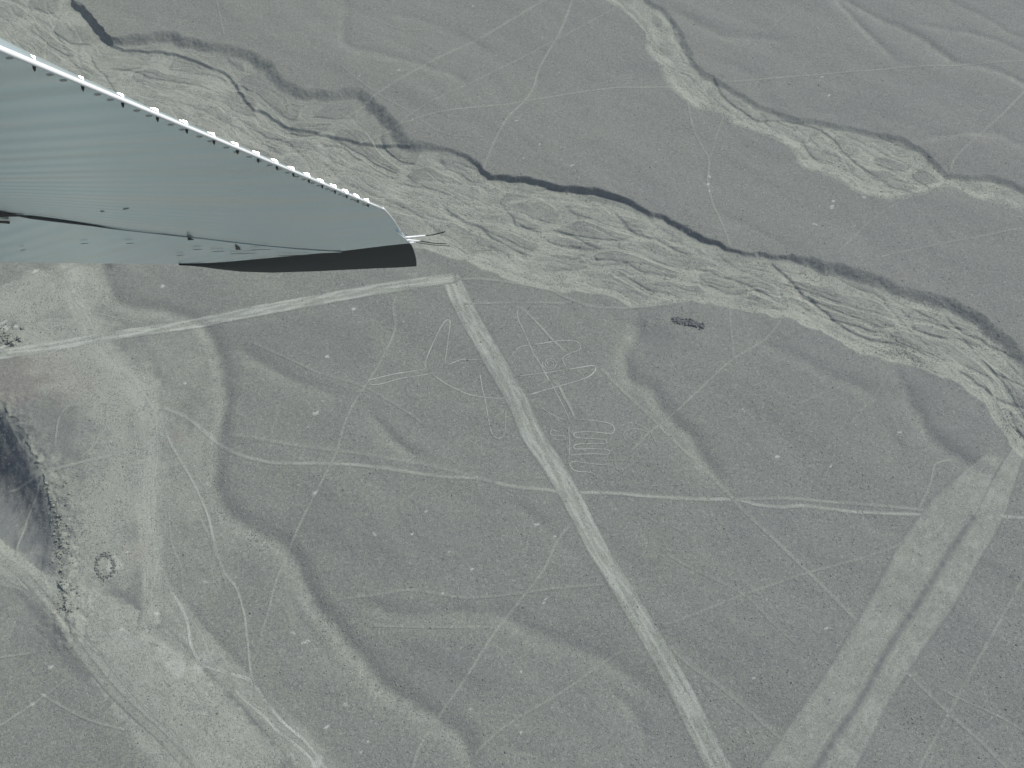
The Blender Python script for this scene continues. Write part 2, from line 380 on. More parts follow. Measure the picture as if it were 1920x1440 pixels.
# ---- broad pale dusty ground on the left
def blob(px, py, rx_, ry_, amt, target, rot=0, seed=0, rag=.55):
    c = at(px, py); m = mpp(px, py)
    R = max(rx_, ry_) * m * 2.2
    w_ = window(c[0] - R, c[0] + R, c[1] - R, c[1] + R)
    x, y = XX[w_] - c[0], YY[w_] - c[1]
    cr, sr = math.cos(rot), math.sin(rot)
    u, v = (x * cr + y * sr) / (rx_ * m), (-x * sr + y * cr) / (ry_ * m * 1.15)
    d = np.hypot(u, v) + rag * fbm(XX[w_] / (rx_ * m * .5 + .3), YY[w_] / (ry_ * m * .5 + .3), 3, seed)
    target[w_] = np.maximum(target[w_], amt * sst((1.15 - d) / .5))
for (px, py, a, b, amt, sd) in [(60, 560, 80, 60, .62, 1), (110, 640, 130, 50, .60, 2), (170, 700, 110, 60, .55, 3), (230, 770, 90, 90, .55, 4), (230, 900, 90, 110, .50, 1), (200, 1010, 110, 90, .50, 2),
                             (290, 520, 90, 50, .15, 2), (140, 540, 90, 60, .45, 5), (300, 690, 90, 80, .22, 6), (340, 880, 70, 120, .28, 2), (180, 1080, 90, 40, .36, 5), (60, 860, 60, 30, .3, 2),
                             (60, 1160, 60, 40, .2, 4),
                             (20, 1060, 60, 30, .5, 3), (110, 930, 40, 70, .25, 2), (360, 1060, 90, 80, .16, 1)]:
    blob(px, py, a, b, min(.9, amt * 1.4), SAND, .0, sd)
for (px, py, a, b, amt, sd) in [(60, 700, 90, 45, .26, 1), (30, 735, 60, 30, .28, 2), (130, 730, 50, 40, .15, 3), (255, 1035, 30, 15, .2, 4), (330, 820, 20, 12, .2, 2)]:
    blob(px, py, a, b, amt, RUST, 0, sd)
for (px, py, a, b, amt, sd) in [(130, 820, 60, 50, .4, 2), (170, 870, 40, 30, .25, 1), (60, 790, 60, 40, .35, 3), (100, 980, 50, 60, .35, 3), (240, 1000, 30, 20, .25, 2), (70, 1180, 40, 50, .3, 1)]:
    blob(px, py, a, b, amt, DARK, 0, sd, .9)
for (px, py, a, b, amt, sd) in [(560, 640, 150, 60, .22, 2), (300, 530, 100, 40, .22, 1), (760, 1020, 170, 70, .15, 3), (600, 980, 60, 60, .28, 4), (1500, 760, 160, 80, .12, 5), (1500, 200, 200, 40, .12, 6), (1720, 730, 50, 60, .25, 2), (1800, 840, 60, 40, .25, 1), (1230, 640, 30, 50, .3, 1), (1550, 1280, 200, 100, .1, 2), (820, 1260, 130, 60, .18, 3)]:
    blob(px, py, a, b, amt, DARK, 0, sd, .7)
# fresh pale scrapes and holes
DOTS = [(748, 132, 4), (673, 143, 4), (888, 10, 3), (968, 227, 3), (1012, 272, 3), (1073, 312, 4), (982, 297, 3), (1560, 387, 5), (1563, 376, 4), (1528, 420, 5), (1620, 370, 4), (1542, 143, 4), (1555, 177, 3), (1330, 330, 3), (1328, 345, 3), (1331, 358, 3), (1603, 422, 3), (1393, 767, 3),
        (1458, 857, 5), (1688, 810, 5), (1558, 873, 3), (703, 1003, 5), (773, 1002, 5), (842, 1035, 4), (1007, 982, 5), (885, 1067, 4), (1022, 1123, 3), (1020, 1130, 3), (865, 1215, 3), (977, 1260, 4), (977, 1373, 4), (882, 1330, 3), (648, 1320, 5), (690, 1390, 4), (676, 1410, 4),
        (1550, 1178, 4), (1413, 1272, 4), (1520, 1378, 4), (95, 1250, 6), (572, 1203, 7), (550, 1185, 4), (613, 1363, 6), (438, 1387, 5), (385, 1090, 5), (382, 1340, 6), (293, 1150, 5), (305, 537, 5), (613, 668, 4), (593, 775, 5), (577, 800, 4), (347, 718, 4), (67, 508, 5), (133, 578, 4), (757, 602, 3),
        (663, 578, 5), (10, 615, 9), (6, 650, 8), (30, 612, 6), (5, 605, 7), (20, 660, 6), (830, 1113, 3), (913, 1112, 3), (1700, 1100, 3), (1860, 1345, 3), (1570, 1210, 3), (1040, 1005, 3), (560, 910, 3), (590, 925, 5), (240, 1035, 4), (300, 1260, 4), (395, 1285, 5), (230, 1180, 4), (60, 1320, 4), (82, 1303, 4), (800, 960, 3), (1855, 970, 6), (1880, 968, 5)]
rr = random.Random(3)
for i, (px, py, r) in enumerate(DOTS):
    blob(px, py, r * rr.uniform(.7, 1.15), r * rr.uniform(.35, .7), rr.uniform(.4, .75), WHITE, rr.uniform(-.6, .9), i % 6, 1.1)
for i in range(260):
    px, py = rr.uniform(0, 1920), rr.uniform(0, 1440)
    blob(px, py, rr.uniform(1.2, 2.0), rr.uniform(1.0, 1.6), rr.uniform(.2, .45), WHITE, 0, i % 6, .9)
for (px, py, a, b, amt, sd) in [(330, 1255, 22, 14, .3, 2), (310, 1225, 30, 16, .18, 3), (235, 1200, 40, 14, .14, 1), (595, 1432, 9, 16, .45, 4), (380, 1240, 12, 24, .25, 2), (215, 1060, 15, 14, .35, 3)]:
    blob(px, py, a, b, amt, WHITE, -.4, sd, 1.0)
# square cleared patch by the left edge
sq = inside(W([(-60, 560), (38, 522), (82, 548), (60, 580), (0, 620), (-60, 610)]))
SAND = np.where(sq, np.maximum(SAND, .72 + .1 * fbm(XX / 3, YY / 3, 2, 2)), SAND)

# general mottling of the stone pavement
SAND = np.clip(SAND + .10 * fbm(XX / 14, YY / 14, 3, 5) + .05 * fbm(XX / 2.2, YY / 2.2, 2, 2), 0, 1)
rough = np.where(RIV | RIV2, .07, .045)
near = fine
mic = fbm(XX / 1.3, YY / 1.3, 3, 3) * rough + gnoise(XX / .6, YY / .6, 5) * .02
H[near] += mic[near]
SAND, DARK, WHITE, RUST = (np.clip(a, 0, 1) for a in (SAND, DARK, WHITE, RUST))

def sample(F, x, y):
    x = np.asarray(x, float); y = np.asarray(y, float)
    i = np.clip(np.searchsorted(GX, x) - 1, 0, NX - 2); j = np.clip(np.searchsorted(GY, y) - 1, 0, NY - 2)
    u = (x - GX[i]) / (GX[i + 1] - GX[i]); v = (y - GY[j]) / (GY[j + 1] - GY[j])
    return (F[j, i] * (1 - u) + F[j, i + 1] * u) * (1 - v) + (F[j + 1, i] * (1 - u) + F[j + 1, i + 1] * u) * v

# ------------------------------------------------------------------ materials
def node(nt, t, **kw):
    n = nt.nodes.new(t)
    for k, v in kw.items():
        if k == 'op': n.operation = v
        elif k == 'blend': n.blend_type = v
        else: setattr(n, k, v)
    return n

def ground_material():
    m = bpy.data.materials.new('desert_ground'); m.use_nodes = True
    nt = m.node_tree; L = nt.links.new
    bs = nt.nodes['Principled BSDF']
    bs.inputs['Roughness'].default_value = 0.95
    bs.inputs['Specular IOR Level'].default_value = 0.15
    tc = node(nt, 'ShaderNodeTexCoord')
    att = node(nt, 'ShaderNodeAttribute', attribute_name='surface')
    sep = node(nt, 'ShaderNodeSeparateColor')
    L(att.outputs['Color'], sep.inputs[0])
    def noise(scale, det=3, rough=.55):
        n = node(nt, 'ShaderNodeTexNoise'); n.inputs['Scale'].default_value = scale
        n.inputs['Detail'].default_value = det; n.inputs['Roughness'].default_value = rough
        L(tc.outputs['Object'], n.inputs['Vector']); return n.outputs['Fac']
    def mth(op, a, b=None, clamp=False):
        n = node(nt, 'ShaderNodeMath', op=op); n.use_clamp = clamp
        for i, v in enumerate((a, b)):
            if v is None: continue
            if isinstance(v, (int, float)): n.inputs[i].default_value = v
            else: L(v, n.inputs[i])
        return n.outputs[0]
    def mix(f, a, b, blend='MIX'):
        n = node(nt, 'ShaderNodeMix', data_type='RGBA', blend=blend)
        if isinstance(f, (int, float)): n.inputs[0].default_value = f
        else: L(f, n.inputs[0])
        for i, v in ((6, a), (7, b)):
            if isinstance(v, tuple): n.inputs[i].default_value = (*v, 1)
            else: L(v, n.inputs[i])
        return n.outputs[2]
    n_f, n_m, n_l = noise(1.7, 4, .75), noise(.35, 3), noise(.035, 3)
    vor = node(nt, 'ShaderNodeTexVoronoi'); vor.inputs['Scale'].default_value = 3.0
    L(tc.outputs['Object'], vor.inputs['Vector'])
    vs = node(nt, 'ShaderNodeSeparateColor'); L(vor.outputs['Color'], vs.inputs[0])
    # stone pavement: warm grey to slightly purple grey
    sxyz = node(nt, 'ShaderNodeSeparateXYZ'); L(tc.outputs['Object'], sxyz.inputs[0])
    drift = mth('MULTIPLY', mth('SUBTRACT', 20.0, mth('ADD', sxyz.outputs[0], mth('MULTIPLY', sxyz.outputs[1], .25))), .0028)   # tint shifts from olive to mauve grey across the plain
    hue = mth('ADD', mth('MULTIPLY', mth('SUBTRACT', mth('ADD', n_l, mth('MULTIPLY', noise(.11, 4, .6), .6)), .5), 1.5), mth('ADD', drift, .12), True)
    grav = mix(hue, (.247, .252, .238), (.282, .302, .238))
    grav = mix(mth('MULTIPLY', mth('SUBTRACT', noise(1.1, 5, .8), .36), 2.4, True), (.188, .197, .184), grav)
    dark_st = mth('MULTIPLY', mth('LESS_THAN', vs.outputs[0], .24), .60)
    grav = mix(dark_st, grav, (.150, .153, .152))
    light_st = mth('MULTIPLY', mth('GREATER_THAN', vs.outputs[1], .93), .38)
    grav = mix(light_st, grav, (.36, .375, .34))
    sand = mix(n_m, (.312, .330, .282), (.355, .370, .315))
    patchy = mth('MULTIPLY', mth('SUBTRACT', noise(.16, 4, .6), .44), 5.0, True)
    stone = mth('LESS_THAN', vs.outputs[2], mth('ADD', mth('MULTIPLY', patchy, .34), .08))
    sand = mix(mth('MULTIPLY', stone, .62), sand, (.165, .175, .170))
    sand = mix(mth('MULTIPLY', mth('GREATER_THAN', vs.outputs[1], .93), .5), sand, (.46, .48, .42))
    sm = mth('ADD', sep.outputs[0], mth('MULTIPLY', mth('SUBTRACT', n_f, .5), .55))
    c = mix(mth('MULTIPLY', sm, 1.0, True), grav, sand)
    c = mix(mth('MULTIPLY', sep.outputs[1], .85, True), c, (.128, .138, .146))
    rn = mth('MULTIPLY', mth('MULTIPLY', att.outputs['Alpha'], n_f), 1.3, True)
    c = mix(rn, c, (.235, .165, .150))
    wn_ = mth('MULTIPLY', sep.outputs[2], mth('ADD', n_f, .45), True)
    c = mix(wn_, c, (.56, .58, .53))
    L(c, bs.inputs['Base Color'])
    # stones roughen the light
    hsum = mth('ADD', mth('MULTIPLY', n_f, .7), mth('MULTIPLY', vor.outputs['Distance'], -.35))
    bump = node(nt, 'ShaderNodeBump'); bump.inputs['Strength'].default_value = .75; bump.inputs['Distance'].default_value = .22
    L(hsum, bump.inputs['Height']); L(bump.outputs[0], bs.inputs['Normal'])
    return m
MG = ground_material()

def paint(name, col, rough=.4, metal=0.0, coat=0.0, spec=.5):
    m = bpy.data.materials.new(name); m.use_nodes = True
    b = m.node_tree.nodes['Principled BSDF']
    n = node(m.node_tree, 'ShaderNodeTexNoise'); n.inputs['Scale'].default_value = 9
    n.inputs['Detail'].default_value = 4
    r = node(m.node_tree, 'ShaderNodeMix', data_type='RGBA')
    r.inputs[6].default_value = (*[c * .88 for c in col], 1); r.inputs[7].default_value = (*col, 1)
    m.node_tree.links.new(n.outputs['Fac'], r.inputs[0]); m.node_tree.links.new(r.outputs[2], b.inputs['Base Color'])
    b.inputs['Roughness'].default_value = rough; b.inputs['Metallic'].default_value = metal
    b.inputs['Coat Weight'].default_value = coat; b.inputs['Specular IOR Level'].default_value = spec
    return m

def mesh_np(name, V, F, mat, parent=None, attr=None, smooth_=True, normals=None, uv=None):
    """F: (n,4) or (n,3) int array"""
    V = np.asarray(V, np.float32); F = np.asarray(F, np.int32)
    me = bpy.data.meshes.new(name)
    k = F.shape[1]
    me.vertices.add(len(V)); me.vertices.foreach_set('co', V.ravel())
    me.loops.add(F.size); me.loops.foreach_set('vertex_index', F.ravel())
    me.polygons.add(len(F)); me.polygons.foreach_set('loop_start', np.arange(0, F.size, k, dtype=np.int32))
    me.polygons.foreach_set('loop_total', np.full(len(F), k, np.int32))
    me.update(calc_edges=True)
    me.polygons.foreach_set('use_smooth', np.full(len(F), smooth_, bool))
    if attr is not None:
        a = me.attributes.new('surface', 'FLOAT_COLOR', 'POINT'); a.data.foreach_set('color', np.asarray(attr, np.float32).ravel())
    if uv is not None:
        u = me.uv_layers.new(name='UVMap'); u.data.foreach_set('uv', np.asarray(uv, np.float32)[F.ravel()].ravel())
    if normals is not None: me.normals_split_custom_set_from_vertices(normals)
    me.materials.append(mat)
    o = bpy.data.objects.new(name, me); COL.objects.link(o)
    if parent: o.parent = parent
    return o

# ------------------------------------------------------------------ ground and river beds (one continuous surface, cut into named pieces)
gyv, gxv = np.gradient(H, GY, GX)
NRM = np.dstack([-gxv, -gyv, np.ones_like(H)]); NRM /= np.linalg.norm(NRM, axis=2, keepdims=True)
ALL_V = np.dstack([XX, YY, H]).reshape(-1, 3)
ALL_A = np.dstack([SAND, DARK, WHITE, RUST]).reshape(-1, 4)
ALL_N = NRM.reshape(-1, 3)
idx = np.arange(NX * NY).reshape(NY, NX)
Q = np.dstack([idx[:-1, :-1], idx[:-1, 1:], idx[1:, 1:], idx[1:, :-1]]).reshape(-1, 4)
f1 = (RIV[:-1, :-1] & RIV[1:, 1:]).reshape(-1); f2 = (RIV2[:-1, :-1] & RIV2[1:, 1:]).reshape(-1) & ~f1
def piece(name, m, label):
    F = Q[m]; used = np.unique(F); re = np.zeros(NX * NY, np.int32); re[used] = np.arange(len(used))
    o = mesh_np(name, ALL_V[used], re[F], MG, attr=ALL_A[used], normals=ALL_N[used])
    tag(o, label, None, None, 'structure')
    return o
piece('ground', ~(f1 | f2), 'stony grey desert plain with shallow gullies')
piece('dry_riverbed', f1, 'broad braided dry riverbed of pale sand crossing behind the wing')
piece('dry_riverbed', f2, 'narrower sandy dry wash in the upper right of the plain')

# ------------------------------------------------------------------ draped strips and paths
def ribbon(name, pts, wpx, sand=.5, white=0.0, edge_dark=0.0, kind='structure', parent=None, soft=.6, lift=.03, z=0.0, wfloor=0.0, res=.3, seed=0, worn=.35, rag=.18, label=None, cat=None, group=None, streak=0.0):
    """pts: (px, py[, width px]); a cleared track that follows the ground"""
    P0 = W(pts, z)
    m0 = np.array([(p[2] if len(p) > 2 else wpx) * mpp(p[0], p[1]) for p in pts])
    C = smooth(np.column_stack([P0, m0]), res) if len(P0) > 2 else None
    if C is None:
        n = max(2, int(np.linalg.norm(P0[1] - P0[0]) / res) + 1)
        t = np.linspace(0, 1, n)[:, None]; C = np.column_stack([P0, m0])[0] + (np.column_stack([P0, m0])[1] - np.column_stack([P0, m0])[0]) * t
    T = np.gradient(C[:, :2], axis=0); T /= np.linalg.norm(T, axis=1, keepdims=True) + 1e-9
    N = np.column_stack([-T[:, 1], T[:, 0]])
    hw = C[:, 2] * .5
    arc = np.concatenate([[0], np.cumsum(np.linalg.norm(np.diff(C[:, :2], axis=0), axis=1))])
    na = int(np.clip(2 * round(hw.max() * 1.5 / .33 / 2) * 1 + 7, 7, 61)); na += 1 - na % 2
    ext = 1.0 + soft
    q = np.linspace(-ext, ext, na)
    wander = (.03 if wpx > 18 and kind is None else .08) * hw * gnoise(arc / 7, arc * 0 + 2, seed)
    X = C[:, 0:1] + N[:, 0:1] * (q[None] * hw[:, None] + wander[:, None]); Y = C[:, 1:2] + N[:, 1:2] * (q[None] * hw[:, None] + wander[:, None])
    Z = sample(H, X, Y) + lift * np.clip((1 - np.abs(q) / ext) * 6, .4, 1)[None]
    g = [sample(a, X, Y) for a in (SAND, DARK, WHITE, RUST)]
    AA, QQ = np.meshgrid(arc, q, indexing='ij')
    qa = np.abs(QQ) + rag * fbm(X / 1.6, Y / 1.6, 3, seed + 2)
    prof = sst((1 + soft * .5 - qa) / soft)
    endf = (sst(arc / 2.0) * sst((arc[-1] - arc) / 2.0))[:, None]
    prof = prof * endf * (1 - worn * .8 + worn * 1.6 * np.clip(fbm(AA / 9, AA * 0, 3, seed + 3) + .5, 0, 1))
    prof = np.clip(prof, 0, 1)
    st = 0
    if streak: st = streak * (fbm(AA / (6 if wpx > 45 else 14), QQ * hw[:, None] / .8, 3, seed + 1))
    g[0] = g[0] * (1 - prof) + np.clip(np.maximum(g[0], sand + st), 0, 1) * prof
    g[1] = g[1] * (1 - prof)
    if edge_dark: g[1] = np.maximum(g[1], edge_dark * endf * np.exp(-((qa - 1.12) / (.14 if wpx > 45 else .10)) ** 2) * (.5 + .8 * np.clip(fbm(AA / 5, QQ, 3, seed) + .4, 0, 1)))
    if white: g[2] = np.maximum(g[2], white * prof * sst((fbm(AA / (3.2 if wpx > 45 else 11), QQ * hw[:, None] / (1.9 if wpx > 45 else 1.0), 4, seed + 4) + .12) / .35))
    if wfloor: g[2] = np.maximum(g[2], wfloor * prof)
    V = np.stack([X, Y, Z], -1).reshape(-1, 3)
    n = len(C)
    i = np.arange(n * na).reshape(n, na)
    F = np.stack([i[:-1, :-1], i[1:, :-1], i[1:, 1:], i[:-1, 1:]], -1).reshape(-1, 4)
    # upward facing
    v = V[F[0]]
    if np.cross(v[1] - v[0], v[2] - v[1])[2] < 0: F = F[:, ::-1]
    o = mesh_np(name, V, F, MG, parent, attr=np.stack(g, -1).reshape(-1, 4))
    if parent is None: tag(o, label, cat, group, kind)
    return o

# broad cleared strips: part of the old drawings, one thing each
ribbon('cleared_strip', [(843, 514, 30), (852, 536, 35), (875, 585, 35), (903, 635, 35), (928, 680, 36), (968, 747, 36), (998, 813, 39), (1042, 880, 38), (1085, 958, 36), (1122, 1030, 36), (1160, 1093, 36), (1200, 1160, 37), (1240, 1227, 38), (1293, 1327, 42), (1348, 1440, 44), (1375, 1500, 44)], 36,
       sand=.52, white=.34, edge_dark=.38, soft=.22, res=.5, seed=1, kind=None, label='long pale cleared strip running straight down through the whale figure', cat='geoglyph strip', rag=.07, streak=.25, lift=.04)
ribbon('cleared_strip', [(856, 519, 22), (740, 537, 24), (640, 553, 24), (500, 580, 24), (383, 601, 21), (200, 631, 20), (60, 655, 21), (-40, 672, 22)], 24,
       sand=.62, white=.45, edge_dark=.12, soft=.25, res=.5, seed=3, kind=None, label='pale cleared strip below the wing tip running left across the gully to the dusty track', cat='geoglyph strip', rag=.08, streak=.25, lift=.07)
ribbon('cleared_strip', [(1872, 850, 22), (1838, 890, 44), (1812, 925, 62), (1780, 970, 82), (1722, 1050, 78), (1637, 1190, 66), (1580, 1283, 66), (1528, 1362, 72), (1483, 1440, 84), (1440, 1510, 96)], 80,
       sand=.37, white=.10, edge_dark=.36, soft=.16, res=.6, seed=5, kind=None, label='wide pale trapezoid strip in the lower right, left of the dark furrow', cat='geoglyph strip', rag=.04, streak=.18, lift=.045)
ribbon('cleared_strip', [(1915, 835, 20), (1884, 900, 34), (1853, 970, 44), (1812, 1035, 48), (1765, 1110, 56), (1690, 1230, 46), (1640, 1310, 46), (1570, 1440, 52), (1535, 1500, 56)], 50,
       sand=.43, white=.14, edge_dark=.34, soft=.2, res=.6, seed=7, kind=None, label='narrower pale strip in the lower right, right of the dark furrow', cat='geoglyph strip', rag=.05, streak=.18, lift=.055)

